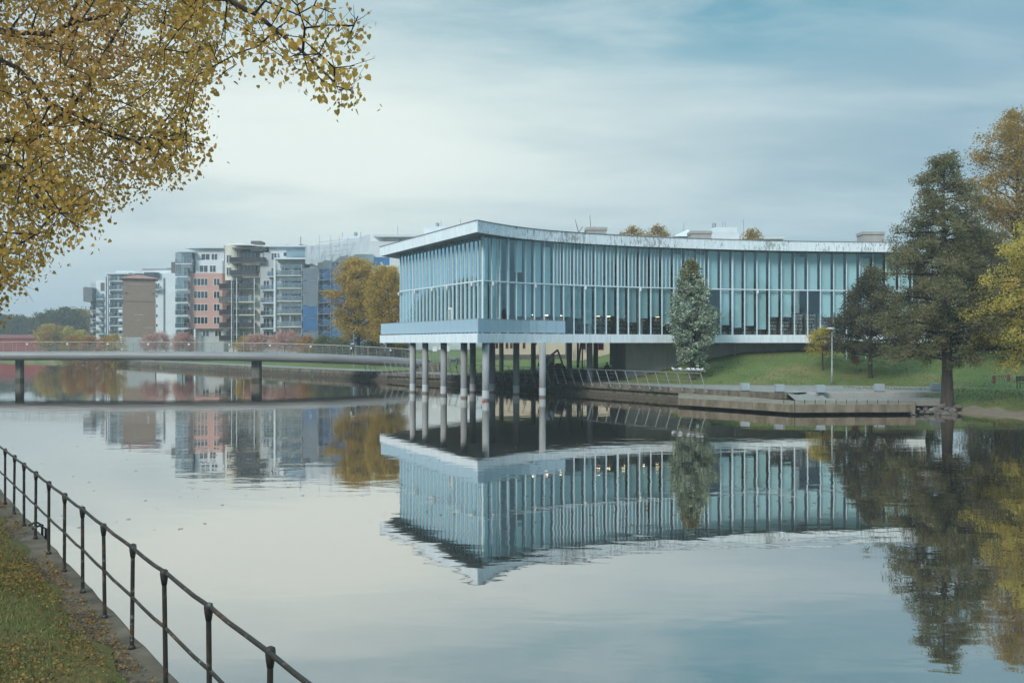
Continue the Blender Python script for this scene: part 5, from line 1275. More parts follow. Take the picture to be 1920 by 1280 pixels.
def avenue():
    """row of trees along the near bank, beyond the left edge of the picture: the library glass mirrors them"""
    src = None
    for i, D in enumerate((118, 134, 150, 166, 182, 199, 216, 234)):
        p = RL(D) + NIN * (9 + 3 * (i % 2))
        if src is None:
            src = grow((p[0], p[1], 2.9), 13.5, rnd_prof(5.6), nb=50, t0=0.16, leaf='green_leaves', nleaf=11000, lsize=0.38, spread=0.6, r0=0.32, up=(0.6, 0.05), sub=7, seed=150, name='avenue_tree', label='green avenue tree on the near bank mirrored in the library glass', group='avenue trees along the near bank'); o = src
        else: o = copy_tree(src)
        o.location = (p[0], p[1], 2.9); o.rotation_euler = (0, 0, i * 1.3); k = 0.95 + 0.13 * ((i * 7) % 4); o.scale = (k, k, k)
    for i, (X, Y) in enumerate(((52, 34), (62, 16), (70, 52), (46, 4))):
        o = copy_tree(src); o.location = (X, Y, 0.8); o.rotation_euler = (0, 0, i * 2.1); o.scale = (1.25, 1.25, 1.3); o['label'] = 'green tree on the right shore mirrored in the library front'; o['group'] = 'trees of the right shore beside the beach'
avenue()

# ------------------------------------------------------------------ the lime tree overhead (upper left), grown by space colonisation
def in_poly(x, y, poly): return pip(np.asarray(x, float), np.asarray(y, float), np.array(poly, float))
def build_lime():
    rg = np.random.default_rng(77)
    body = [(-520, -420), (330, -420), (420, -60), (430, 60), (400, 170), (395, 235), (370, 290), (345, 335), (235, 355), (190, 400), (120, 455), (70, 490), (20, 510), (-60, 540), (-520, 520)]
    arm = [(330, -120), (600, -160), (650, -20), (690, 60), (640, 95), (650, 140), (690, 175), (660, 190), (590, 178), (520, 120), (440, 95), (360, 70)]
    def sample(poly, n, d0, d1):
        out = []; P_ = np.array(poly); lo = P_.min(0); hi = P_.max(0)
        while len(out) < n:
            q = rg.uniform(lo, hi, (n, 2)); k = in_poly(q[:, 0], q[:, 1], poly)
            for a in q[k]:
                D = rg.uniform(d0, d1); out.append(P(a[0], a[1], D))
                if len(out) >= n: break
        return np.array(out)
    # lower boughs hang at their own distances, so the outline is uneven
    low = [(-160, 440), (0, 490), (60, 510), (36, 552), (0, 585), (-160, 590)]
    att = np.vstack([sample(body, 4600, 9.5, 18.0), sample(arm, 640, 9.0, 11.5), sample(low, 170, 12, 15)])
    base = np.array((-12.5, 14.5, 2.6))
    nodes = [base]; par = [-1]
    def chain(start, pts):
        i = start
        for p in pts:
            a = nodes[i]; n = max(1, int(np.linalg.norm(p - a) / 0.3))
            for k in range(1, n + 1): nodes.append(a + (p - a) * k / n + rg.normal(0, 0.025, 3)); par.append(i); i = len(nodes) - 1
        return i
    top = chain(0, [base + (0.1, 0.1, 3.2)]); fork = top
    chain(fork, [np.array((-10.8, 14.0, 7.6)), P(-60, 40, 12.6), P(90, 70, 12.2), P(190, 30, 12.0)])
    k1 = chain(fork, [np.array((-11.0, 13.6, 7.0)), P(-80, 60, 12.8), P(30, 130, 12.4), P(95, 195, 12.2), P(190, 240, 12.0)])
    chain(fork, [np.array((-11.6, 13.4, 8.5)), np.array((-9.5, 11.5, 10.6)), P(120, -120, 10.8), P(330, -40, 10.4), P(470, 30, 10.0), P(560, 100, 9.7), P(630, 160, 9.5)])
    chain(fork, [np.array((-11.2, 15.5, 6.6)), P(-90, 270, 14.6), P(60, 262, 14.2), P(150, 190, 14.0)]); chain(fork, [np.array((-12.6, 14.6, 10.0)), np.array((-11.0, 15.5, 12.5))])
    chain(fork, [np.array((-11.4, 12.6, 6.2)), P(-120, 250, 11.2), P(40, 330, 11.0), P(100, 400, 11.2)]); chain(k1, [P(250, 265, 12.0), P(320, 300, 11.9)])
    nodes = list(nodes); N = np.array(nodes); best = np.full(len(att), 1e9); bi = np.zeros(len(att), int)
    def upd(i0):
        for s in range(i0, len(nodes), 400):
            C = np.array(nodes[s:s + 400]); d = np.linalg.norm(att[:, None] - C[None], axis=2); j = d.argmin(1); m = d[np.arange(len(att)), j]; k = m < best; best[k] = m[k]; bi[k] = j[k] + s
    upd(0); alive = np.ones(len(att), bool)
    for it in range(90):
        use = alive & (best < 5.0)
        if not use.any(): break
        i0 = len(nodes); src = {}
        vec = att - np.array(nodes)[bi]; vec /= (np.linalg.norm(vec, axis=1)[:, None] + 1e-9)
        for k in np.nonzero(use)[0]: src.setdefault(int(bi[k]), []).append(k)
        for n, ks in src.items():
            d = vec[ks].sum(0); d += rg.normal(0, 0.12, 3) * len(ks) ** 0.5 + np.array((0, 0, -0.08)); L_ = np.linalg.norm(d)
            if L_ < 0.05: continue
            q = nodes[n] + d / L_ * 0.24; nodes.append(q); par.append(n)
        if len(nodes) == i0: break
        upd(i0); alive &= best > 0.30
    N = np.array(nodes); par = np.array(par); n = len(N)
    kids = np.zeros(n, int); np.add.at(kids, par[1:], 1)
    r = np.zeros(n); acc = np.zeros(n)
    for i in range(n - 1, 0, -1):
        r[i] = max(acc[i] ** (1 / 2.25), 0.0052); acc[par[i]] += r[i] ** 2.25
    r[0] = acc[0] ** (1 / 2.25); sc = 0.30 / r[0]; rr = np.where(r > 0.0053, np.maximum(r * min(1.0, sc), 0.0052), r)
    T = thing('lime_tree', 'yellow-leaved lime tree whose boughs hang over the near bank from above', 'tree', tuple(base))
    i = np.arange(1, n); thick = rr[1:] > 0.02
    Lp = rr[par[1:]]; Lp = np.minimum(Lp, rr[1:] * 1.5)
    for sel, nm, sides in ((thick, 'boughs', 8), (~thick, 'twigs', 4)):
        V, Fq = frusta(N[par[1:]][sel], N[1:][sel], Lp[sel], rr[1:][sel], sides); o = mesh_obj(nm, V, Fq, 'twig', T, kind='stuff')
    # fine bare end twigs
    tips = np.nonzero((kids == 0))[0]; A = []; Bn = []; ra = []; rb = []
    for k in tips:
        d = N[k] - N[par[k]]; d /= np.linalg.norm(d)
        for _ in range(3):
            e = d + rg.normal(0, 0.45, 3) + np.array((0, 0, -0.12)); e /= np.linalg.norm(e); a = N[k] - d * rg.uniform(0, 0.3); L_ = rg.uniform(0.12, 0.38)
            m = a + e * L_ * 0.5; b = m + (e + np.array((0, 0, rg.uniform(-0.1, 0.35)))) * L_ * 0.5; A += [a, m]; Bn += [m, b]; ra += [0.0038, 0.003]; rb += [0.003, 0.0015]
    V, Fq = frusta(A, Bn, ra, rb, 3); mesh_obj('end_twigs', V, Fq, 'twig', T, kind='stuff')
    # leaves along thin wood
    thin = np.nonzero((rr < 0.013) & (np.arange(n) > 0))[0]
    dens = 27
    px = N[thin][:, 0] / N[thin][:, 1] * F + 960
    cnt = np.clip(rg.poisson(np.where(px > 400, dens * 0.42, dens)), 0, 60); cnt[rg.uniform(size=len(thin)) < 0.10] = 0
    idx = np.repeat(thin, cnt); off = rg.normal(0, 0.12, (len(idx), 3)); off[:, 2] -= 0.03
    pts = N[idx] + off
    big = pts[:, 1] < 11.2
    px = pts[:, 0] / pts[:, 1] * F + 960; py = HZ - (pts[:, 2] - EYE) / pts[:, 1] * F
    sel = np.nonzero((px > 430) & (px < 700) & (py > 0) & (py < 215))[0]; sel = sel[:260]
    rest = np.ones(len(pts), bool); rest[sel] = False
    Q = heart_leaves(pts[rest], 0.053); quads_obj('crown', Q, 8, 'lime_leaves', T, 'stuff')
    # the leaves that stand out singly against the sky
    one = heart_leaves(np.zeros((1, 3)), 0.058, 1.5)[0]; m0 = None
    for k in sel:
        if m0 is None: m0 = mesh_obj('leaf', one, [tuple(range(8))], 'lime_leaves', None); o = m0
        else: o = link(m0.copy())
        o.parent = T; o.location = Vector(pts[k]) - T.location
        o.rotation_euler = (rg.uniform(-0.7, 0.7), rg.uniform(-0.7, 0.7), rg.uniform(0, 6.28)); s = rg.uniform(0.7, 1.25); o.scale = (s, s, s)
build_lime()

# ------------------------------------------------------------------ grass blades and fallen leaves on the near slope
def build_litter():
    n = 60000
    D = RNG.uniform(4.5, 24, n) ; o = 0.36 + RNG.beta(1.1, 1.6, n) * 5.5
    X = -3.97 - 0.65 * (D - 10.4) + NIN[0] * o; Y = D + NIN[1] * o
    px = X / np.maximum(Y, 0.5) * F + 960; k = (px > -60) & (px < 420) & (Y > 4); X, Y, o = X[k], Y[k], o[k]
    Z = near_z(o) + 0.025; n = len(X); h = RNG.uniform(0.025, 0.075, n); a = RNG.uniform(0, 6.28, n); w = 0.006
    p = np.stack([X, Y, Z], 1); s = np.stack([np.cos(a) * w, np.sin(a) * w, np.zeros(n)], 1); lean = np.stack([RNG.normal(0, 0.4, n) * h, RNG.normal(0, 0.4, n) * h, h], 1)
    o1 = quads_obj('bank_grass_blades', np.stack([p - s, p + s, p + lean], 1), 3, 'blade'); o1['kind'] = 'stuff'
    n = 60000
    D = RNG.uniform(4.5, 26, n); o = 0.05 + RNG.beta(0.9, 1.5, n) * 5.0
    cl = np.sin(D * 1.9 + o * 2.1) + np.sin(D * 0.7 - o * 3.0) + RNG.normal(0, 0.8, n); k = cl > -0.1; D, o = D[k], o[k]; n = len(D)
    X = -3.97 - 0.65 * (D - 10.4) + NIN[0] * o; Y = D + NIN[1] * o; Z = np.where(o < 0.34, 1.305, near_z(o) + 0.05) + RNG.uniform(0, 0.035, n)
    p = np.stack([X, Y, Z], 1); u = rand_dirs(n); u[:, 2] *= 0.3; u /= np.linalg.norm(u, axis=1)[:, None]; up = np.tile((0, 0, 1.0), (n, 1)) + RNG.normal(0, 0.35, (n, 3)); w = np.cross(u, up); w /= np.linalg.norm(w, axis=1)[:, None]
    s = (0.016 + 0.036 * RNG.beta(1.3, 2.2, n))[:, None]; nn = np.cross(w, u) * 0.2 * s
    q = np.stack([p, p + u * s * 0.4 + w * s * 0.42 + nn, p + u * s, p + u * s * 0.4 - w * s * 0.42 + nn], 1)
    o2 = quads_obj('fallen_leaves', q, 4, 'litter'); o2['kind'] = 'stuff'
    # leaves on the far lawn, under the alder
    n = 22000; X = RNG.uniform(12, 48, n); Y = RNG.uniform(62, 95, n); k = RNG.uniform(size=n) < np.exp(-((X - 29) / 8) ** 2 - ((Y - 70) / 9) ** 2) * 0.8 + 0.18 * (np.sin(X * 0.9 + Y * 0.4) + np.sin(Y * 0.7 - X * 0.3) > 0.2) + 0.06; X, Y = X[k], Y[k]
    Z = land_z(X, Y); k = Z > 0.3; X, Y, Z = X[k], Y[k], Z[k]; n = len(X); p = np.stack([X, Y, Z + 0.06], 1); u = rand_dirs(n); u[:, 2] *= 0.25; w = np.cross(u, np.tile((0, 0, 1.0), (n, 1))); s = 0.11
    o3 = quads_obj('lawn_leaves', np.stack([p, p + u * s * .5 + w * s * .4, p + u * s, p + u * s * .5 - w * s * .4], 1), 4, 'litter'); o3['kind'] = 'stuff'
    # specks drifting on the water
    n = 700; D = 1 / RNG.uniform(1 / 95, 1 / 24, n); xp = np.where(RNG.uniform(size=n) < 0.78, RNG.uniform(1000, 2400, n), RNG.uniform(-300, 1000, n)); X = (xp - 960) * D / F; k = (~pip(X, D, LANDPOLY)) & ~((X > 11) & (X < 26) & (D > 61)); X, D = X[k], D[k]; n = len(X)
    p = np.stack([X, D, np.full(n, 0.012)], 1); a = RNG.uniform(0, 6.28, n); u = np.stack([np.cos(a), np.sin(a), 0 * a], 1); w = np.stack([-np.sin(a), np.cos(a), 0 * a], 1); s = RNG.uniform(0.03, 0.08, n)[:, None]
    o4 = quads_obj('floating_leaves', np.stack([p - u * s, p - w * s * 0.6, p + u * s, p + w * s * 0.6], 1), 4, 'litter'); o4['kind'] = 'stuff'
    # rough grass tufts on the far lawn edge
    n = 26000; X = RNG.uniform(8, 48, n); Y = RNG.uniform(60, 97, n); Z = land_z(X, Y); py = np.interp(X, PATHX, PATHY); bd = segdist(X, Y, BEACH)
    k = (Z > 0.45) & ((Y > py + 0.1) | ((X > 26.0) & (Y < py - 3.2) & (bd > 3.6))); X, Y, Z = X[k], Y[k], Z[k]; n = len(X); h = RNG.uniform(0.06, 0.16, n); a = RNG.uniform(0, 6.28, n); w = 0.035
    p = np.stack([X, Y, Z - 0.01], 1); s = np.stack([np.cos(a) * w, np.sin(a) * w, 0 * a], 1); lean = np.stack([RNG.normal(0, 0.5, n) * h, RNG.normal(0, 0.5, n) * h, h], 1)
    o5 = quads_obj('lawn_grass', np.stack([p - s, p + s, p + lean], 1), 3, 'blade'); o5['kind'] = 'stuff'
build_litter()

# ------------------------------------------------------------------ quay railing with slanted posts
def build_quay_rail():
    px = QLINE[:, 0] / QLINE[:, 1] * F + 960
    s = arclen(QLINE); s0 = np.interp(688, px, s); s1 = np.interp(1325, px, s)
    m = int((s1 - s0) / 1.25); t = None; post = None
    pts = []
    T = thing('quay_railing', 'galvanised quay railing with slanted posts leaning over the water below the library', 'railing', (*QLINE[len(QLINE) // 2], 1.0))
    tg = np.gradient(QLINE, axis=0); tg /= np.linalg.norm(tg, axis=1)[:, None]
    for k in range(m + 1):
        ss = s0 + (s1 - s0) * k / m; p = np.array([np.interp(ss, s, QLINE[:, i]) for i in (0, 1)]); d = np.array([np.interp(ss, s, tg[:, i]) for i in (0, 1)])
        n = np.array((d[1], -d[0]))          # towards the water
        if post is None:
            mb = MB(); mb.bar((0, 0, -0.15), (-0.42, -0.05, 1.18), 0.06, 0.022, up=(0, 1, 0)); mb.box(-0.05, 0.09, -0.05, 0.05, -0.22, -0.12); post = build_local(mb, 'post', 'galvanised', T); o = post
        else: o = link(post.copy()); o.parent = T
        a = p + n * 0.06; o.location = Vector((a[0], a[1], 1.0)) - T.location
        pts.append(np.array((a[0] - 0.42, a[1] - 0.05, 2.20)))
    MB().tube(pts, 0.026, 6).build('handrail', 'galvanised', T, True)
    for f in (0.25, 0.5, 0.75):
        MB().tube([np.array((p[0] + 0.42 * (1 - f) * 1.0, p[1] + 0.05 * (1 - f), 1.0 + 1.18 * f)) for p in pts], 0.007, 3, caps=False).build('wire', 'galvanised', T)
    return pts
QR = build_quay_rail()
mat('gull_white', (0.72, 0.74, 0.74), (0.60, 0.62, 0.63), 8, 0.8)
mat('gull_grey', (0.33, 0.35, 0.37), None, 8, 0.8)
mat('beak', (0.45, 0.20, 0.04), None, 8, 0.6)
def build_gulls():
    pts = np.array(QR); px = pts[:, 0] / pts[:, 1] * F + 960; o_ = np.argsort(px)
    def at(x): return np.array([np.interp(x, px[o_], pts[o_][:, i]) for i in range(3)])
    xs = [1264, 1273, 1277, 1289, 1293, 1297, 1301, 1305, 1311, 1315, 1319, 1325]
    src = None
    for i, x in enumerate(xs):
        p = at(x) + (0, 0, 0.027)
        if src is None:
            t = thing('gull', 'white and grey gull perched on the slanted quay railing', 'gull', (0, 0, 0), 'gulls lined up on the quay railing')
            b = MB(); b.tube([(-0.26, 0, 0.17), (-0.17, 0, 0.19), (-0.06, 0, 0.20), (0.05, 0, 0.225), (0.11, 0, 0.27), (0.145, 0, 0.315), (0.175, 0, 0.33), (0.215, 0, 0.325), (0.235, 0, 0.322)], [0.012, 0.045, 0.085, 0.088, 0.062, 0.042, 0.046, 0.03, 0.008], 10); b.build('body', 'gull_white', t, True)
            for s in (-1, 1):
                w = MB(); w.tube([(0.06, 0.07 * s, 0.25), (-0.08, 0.085 * s, 0.235), (-0.22, 0.05 * s, 0.20), (-0.31, 0.02 * s, 0.185)], [0.02, 0.045, 0.03, 0.006], 8); w.build('wing', 'gull_grey', t, True)
                MB().tube([(0.01, 0.035 * s, 0.14), (0.0, 0.035 * s, 0.06), (0.01, 0.035 * s, 0.0)], 0.007, 5).build('leg', 'beak', t)
            MB().tube([(0.225, 0, 0.322), (0.255, 0, 0.318), (0.275, 0, 0.308)], [0.011, 0.008, 0.002], 6).build('beak', 'beak', t)
            src = t; o = t
        else: o = copy_tree(src)
        o.location = p; o.rotation_euler = (0, 0, [2.6, 0.3, 3.0, 0.5, 2.9, 0.1, 3.3, 0.2, 2.8, 0.4, 3.1, 0.0][i])
build_gulls()

# ------------------------------------------------------------------ things on the right shore
def build_park():
    src = None
    labs = ['pale grey cube seat on the walk, nearest the end of the quay railing', 'pale grey cube seat above the ramp to the landing stage', 'pale grey cube seat at the corner of the retaining wall below the lamp post', 'pale grey cube seat half way along the retaining wall', 'pale grey cube seat touching the alder trunk end of the wall']
    for i, (x, y) in enumerate(((1399, 733), (1464, 735.5), (1541, 737), (1652, 734.5), (1758, 733))):
        D = Dz(y, 1.0); X = PX(x, D); t = thing('cube_seat', labs[i], 'seat', (X, D + 0.25, 1.0), 'grey cube seats along the walk')
        s = 0.30; z0 = 1.004
        V = []; 
        bm = bmesh.new(); bmesh.ops.create_cube(bm, size=1.0); bmesh.ops.scale(bm, vec=(0.62, 0.55, 0.52), verts=bm.verts); bmesh.ops.bevel(bm, geom=bm.edges[:], offset=0.02, segments=2, affect='EDGES')
        me = bpy.data.meshes.new('body'); bm.to_mesh(me); bm.free(); me.materials.append(MATS['grey_cube']); o = link(bpy.data.objects.new('body', me)); o.parent = t; o.location = (0, 0.1, 0.30)
        MB().box(X - 0.26, X + 0.26, D + 0.13, D + 0.57, z0, 1.038).build('plinth', 'black', t)
    # lamp post
    D = 82.6; X = PX(1560, D); z = gz(X, D) - 0.03
    t = thing('lamp_post', 'slim grey lamp post with flat disc head on the lawn edge', 'lamp post', (X, D, z)); H = PZ(617, D) - z
    MB().lathe((X, D, z - 0.1), [(0.085, 0), (0.085, 1.4), (0.055, 1.45), (0.045, H - 0.1)], 10).build('pole', 'galvanised', t, True)
    MB().lathe((X - 0.12, D, z + H - 0.02), [(0.10, 0), (0.33, 0.05), (0.34, 0.09), (0.10, 0.15)], 16).build('lamp_head', 'white_paint', t)
    # wooden/black bench at the right edge
    D = 76.5; X = PX(1930, D); z = gz(X, D)
    t = thing('park_bench', 'black park bench by the path at the lawn foot', 'bench', (X, D, z))
    for k in range(4): MB().box(X - 0.85, X + 0.85, D - 0.22 + 0.12 * k, D - 0.12 + 0.12 * k, z + 0.43, z + 0.465).build('seat_slat', 'dark_metal', t)
    for k in range(3): MB().box(X - 0.85, X + 0.85, D + 0.27 + 0.03 * k, D + 0.30 + 0.03 * k, z + 0.58 + 0.13 * k, z + 0.68 + 0.13 * k).build('back_slat', 'dark_metal', t)
    for sx in (-0.83, 0.79):
        MB().box(X + sx, X + sx + 0.05, D - 0.2, D - 0.15, z - 0.05, z + 0.429).build('leg', 'dark_metal', t); MB().bar((X + sx + 0.025, D + 0.22, z - 0.05), (X + sx + 0.025, D + 0.37, z + 0.95), 0.05).build('leg', 'dark_metal', t)
    # red and white roadwork barrier boards on a wire fence
    D = 77.5; X0, X1 = PX(1852, D), PX(1896, D); z = gz(PX(1875, D), D)
    t = thing('site_barrier', 'faded red slatted barrier boards tied to a grey wire fence panel on the lawn', 'barrier', ((X0 + X1) / 2, D, z))
    mb = MB(); mb.tube([(X0, D, z - 0.05), (X0, D, z + 0.85), (X1, D, z + 0.95), (X1, D, z - 0.05)], 0.02, 5); mb.build('fence_frame', 'galvanised', t)
    for k in range(1, 9): x = X0 + (X1 - X0) * k / 9; MB().bar((x, D, z + 0.02), (x, D, z + 0.86), 0.008).build('wire', 'galvanised', t)
    for k in range(1, 5): MB().bar((X0, D + 0.01, z + 0.18 * k), (X1, D + 0.01, z + 0.18 * k), 0.008).build('wire', 'galvanised', t)
    for a, b, z0, z1 in ((1861, 1867, 0.35, 0.98), (1888, 1894, 0.5, 1.05)):
        for k in range(3):
            x = PX(a + (b - a) * k / 3, D); MB().box(x, x + 0.06, D - 0.06, D - 0.03, z + z0, z + z1).build('board', 'red_paint', t)
    for k in range(4):
        x = PX(1872 + k * 4, D); MB().box(x, x + 0.08, D - 0.06, D - 0.03, z + 0.85, z + 1.0).build('board', 'red_paint', t)
    # red oval net sign by the slab end
    D = 88.5; c = P(1603.5, 640, D); zc = gz(c[0], D)
    t = thing('oval_net', 'red oval hoop with wire net and solid red foot standing before the slab', 'play net', (c[0], D, zc))
    zc2 = zc + 1.12; ring = [(c[0] + 0.38 * math.cos(a), D, zc2 + 0.62 * math.sin(a)) for a in np.linspace(0, 2 * math.pi, 25)]
    MB().tube(ring, 0.035, 6, caps=False).build('hoop', 'red_paint', t, True)
    for k in range(-3, 4):
        x = k * 0.1; h = 0.62 * math.sqrt(max(0, 1 - (x / 0.38) ** 2)); MB().bar((c[0] + x, D, zc2 - h), (c[0] + x, D, zc2 + h), 0.012).build('net_cord', 'white_paint', t)
    for k in range(-4, 5):
        zz = k * 0.12; h = 0.38 * math.sqrt(max(0, 1 - (zz / 0.62) ** 2)); MB().bar((c[0] - h, D + 0.012, zc2 + zz), (c[0] + h, D + 0.012, zc2 + zz), 0.012).build('net_cord', 'white_paint', t)
    MB().prism([(c[0] - 0.24, D - 0.03), (c[0] + 0.24, D - 0.03), (c[0] + 0.24, D + 0.03), (c[0] - 0.24, D + 0.03)], zc - 0.05, zc + 0.66).build('foot', 'red_paint', t)
    # slim posts near the slab
    for x, lb in ((1587, 'slim pale blue post standing before the slab next to the red hoop'), (1623, 'slim pale blue post at the slab end beside the beech')):
        D = 90; q = at_ground(x, D); tp = MB().lathe((0, 0, 0), [(0.055, -0.1), (0.055, 1.5), (0.06, 1.52), (0.05, 1.56)], 10).build('marker_post', 'mullion'); tp.location = q; tag(tp, lb, 'post', 'slim marker posts before the slab')
    # shore rocks
    rnd = random.Random(4); rocks = [(1752, 769, 15), (1765, 764, 18), (1766, 774, 17), (1779, 767, 12), (1787, 771, 15), (1795, 764, 14), (1742, 772, 10), (1729, 773, 9), (1757, 777, 12), (1775, 777, 12), (1736, 766, 9), (1712, 776, 9), (1790, 778, 9), (1722, 768, 8)]
    rl = ['angular grey shore rock low by the landing stage end', ]
    for i, (x, y, w) in enumerate(rocks):
        D = 62.3 + (776 - y) * 0.16; X = PX(x, D); s = w / 2 * D / F * 1.15
        z = max(-0.1, gz(X, D)) if gz(X, D) > -1 else -0.1
        bm = bmesh.new(); bmesh.ops.create_icosphere(bm, subdivisions=2, radius=1.0)
        for v in bm.verts:
            d_ = v.co.normalized(); k = 1 + 0.22 * math.sin(d_.x * 5 + i) * math.cos(d_.y * 4 + 2 * i) + 0.12 * math.sin(d_.z * 7 + i * 3); v.co = Vector((d_.x * k * s * 1.15, d_.y * k * s * 0.9, d_.z * k * s * 0.75))
        me = bpy.data.meshes.new('shore_rock'); bm.to_mesh(me); bm.free(); me.materials.append(MATS['rock']); o = link(bpy.data.objects.new('shore_rock', me)); o.location = (X, D, PZ(y, D)); o.location.z = max(o.location.z, 0.02); o.rotation_euler = (0, 0, i)
        tag(o, 'rough dark shore rock in the pile at the foot of the alder', 'rock', 'rock pile at the foot of the alder')
build_park()

def person(name, label, base, joints, rads, cols, hair=(0.03, 0.02, 0.015)):
    """one continuous skinned figure; joints: dict name->(x,y,z) relative to base"""
    J = list(joints); idx = {k: i for i, k in enumerate(J)}
    E = [('pelvis', 'waist'), ('waist', 'chest'), ('chest', 'neck'), ('neck', 'chin'), ('chin', 'crown')]
    for s in 'lr': E += [('chest', 'sh' + s), ('sh' + s, 'el' + s), ('el' + s, 'wr' + s), ('wr' + s, 'hand' + s), ('pelvis', 'hip' + s), ('hip' + s, 'kn' + s), ('kn' + s, 'an' + s), ('an' + s, 'toe' + s)]
    t = thing(name, label, 'person', base)
    me = bpy.data.meshes.new('body'); me.from_pydata([joints[k] for k in J], [(idx[a], idx[b]) for a, b in E], [])
    o = link(bpy.data.objects.new('body', me)); o.parent = t
    md = o.modifiers.new('skin', 'SKIN'); sv = me.skin_vertices[0].data
    for k in J: sv[idx[k]].radius = (rads[k], rads[k] * (0.75 if k in ('chest', 'waist', 'pelvis') else 1)); sv[idx[k]].use_root = (k == 'pelvis')
    o.modifiers.new('sub', 'SUBSURF').levels = 2; o.modifiers['sub'].render_levels = 2
    m = bpy.data.materials.new(name + '_cloth'); m.use_nodes = True; nt = m.node_tree; b = nt.nodes['Principled BSDF']; b.inputs['Roughness'].default_value = 0.9
    tc = nt.nodes.new('ShaderNodeTexCoord'); sp = nt.nodes.new('ShaderNodeSeparateXYZ'); nt.links.new(tc.outputs['Object'], sp.inputs[0]); cr = nt.nodes.new('ShaderNodeValToRGB'); cr.color_ramp.interpolation = 'CONSTANT'
    mr = nt.nodes.new('ShaderNodeMapRange'); nt.links.new(sp.outputs[2], mr.inputs[0]); mr.inputs[2].default_value = joints['crown'][2] + 0.1; nt.links.new(mr.outputs[0], cr.inputs[0])
    while len(cr.color_ramp.elements) < len(cols): cr.color_ramp.elements.new(0.5)
    for i, (p_, c) in enumerate(cols): cr.color_ramp.elements[i].position = p_; cr.color_ramp.elements[i].color = (*c, 1)
    nt.links.new(cr.outputs[0], b.inputs[0]); me.materials.append(m)
    c = joints['crown']; MB().blob((base[0] + c[0], base[1] + c[1] + 0.015, base[2] + c[2] - 0.005), (0.098, 0.108, 0.095), 10, 7).build('hair', 'black', t, True)
    return t
STAND = dict(pelvis=(0, 0, .92), waist=(0, 0, 1.10), chest=(0, 0, 1.34), neck=(0, 0, 1.48), chin=(0, -.02, 1.56), crown=(0, 0, 1.68), shl=(-.18, 0, 1.40), shr=(.18, 0, 1.40), ell=(-.24, .03, 1.12), elr=(.24, .03, 1.12), wrl=(-.22, -.10, .92), wrr=(.22, -.08, .90), handl=(-.21, -.14, .84), handr=(.21, -.12, .82), hipl=(-.09, 0, .88), hipr=(.09, 0, .88), knl=(-.14, -.1, .48), knr=(.12, .06, .48), anl=(-.22, 0.0, .08), anr=(.22, .1, .09), toel=(-.26, -.13, .03), toer=(.2, -.03, .03))
SRAD = dict(pelvis=.16, waist=.14, chest=.17, neck=.055, chin=.075, crown=.085, shl=.07, shr=.07, ell=.05, elr=.05, wrl=.033, wrr=.033, handl=.035, handr=.035, hipl=.095, hipr=.095, knl=.062, knr=.062, anl=.042, anr=.042, toel=.035, toer=.035)
def build_people():
    D = 119.5; X = PX(661, D); z = PZ(667, D)
    person('person', 'person in dark coat and pale scarf walking across the footbridge', (X, D, z), STAND, SRAD, [(0, (.02, .02, .025)), (.48, (.015, .015, .02)), (.76, (.5, .5, .5)), (.82, (.45, .28, .2))])
    sit = dict(STAND); dz = 0.42
    sit.update(pelvis=(0, 0, .52), waist=(0, -.02, .70), chest=(0, -.06, .94), neck=(0, -.08, 1.08), chin=(0, -.11, 1.15), crown=(0, -.10, 1.27), shl=(-.18, -.06, 1.0), shr=(.18, -.06, 1.0), ell=(-.22, -.14, .74), elr=(.22, -.14, .74), wrl=(-.12, -.34, .64), wrr=(.12, -.34, .64), handl=(-.06, -.40, .62), handr=(.06, -.40, .62), hipl=(-.09, -.05, .50), hipr=(.09, -.05, .50), knl=(-.11, -.45, .50), knr=(.11, -.45, .50), anl=(-.11, -.45, .08), anr=(.11, -.45, .08), toel=(-.11, -.58, .03), toer=(.11, -.58, .03))
    D = 103; X = PX(1138, D); z = gz(X, D)
    person('person', 'person in black clothes sitting on a low bench under the library', (X, D, z), sit, SRAD, [(0, (.015, .015, .018)), (.4, (.012, .012, .014)), (.8, (.3, .18, .13))])
    t = thing('low_bench', 'dark blue low bench between the pillars under the library', 'bench', (X, D + 0.1, z))
    MB().box(X - 0.8, X + 0.75, D - 0.1, D + 0.3, z + 0.34, z + 0.40).build('seat', 'net_blue', t)
    for sx in (-0.7, 0.6): MB().box(X + sx, X + sx + 0.06, D - 0.05, D + 0.25, z - 0.05, z + 0.339).build('leg', 'dark_metal', t)
build_people()

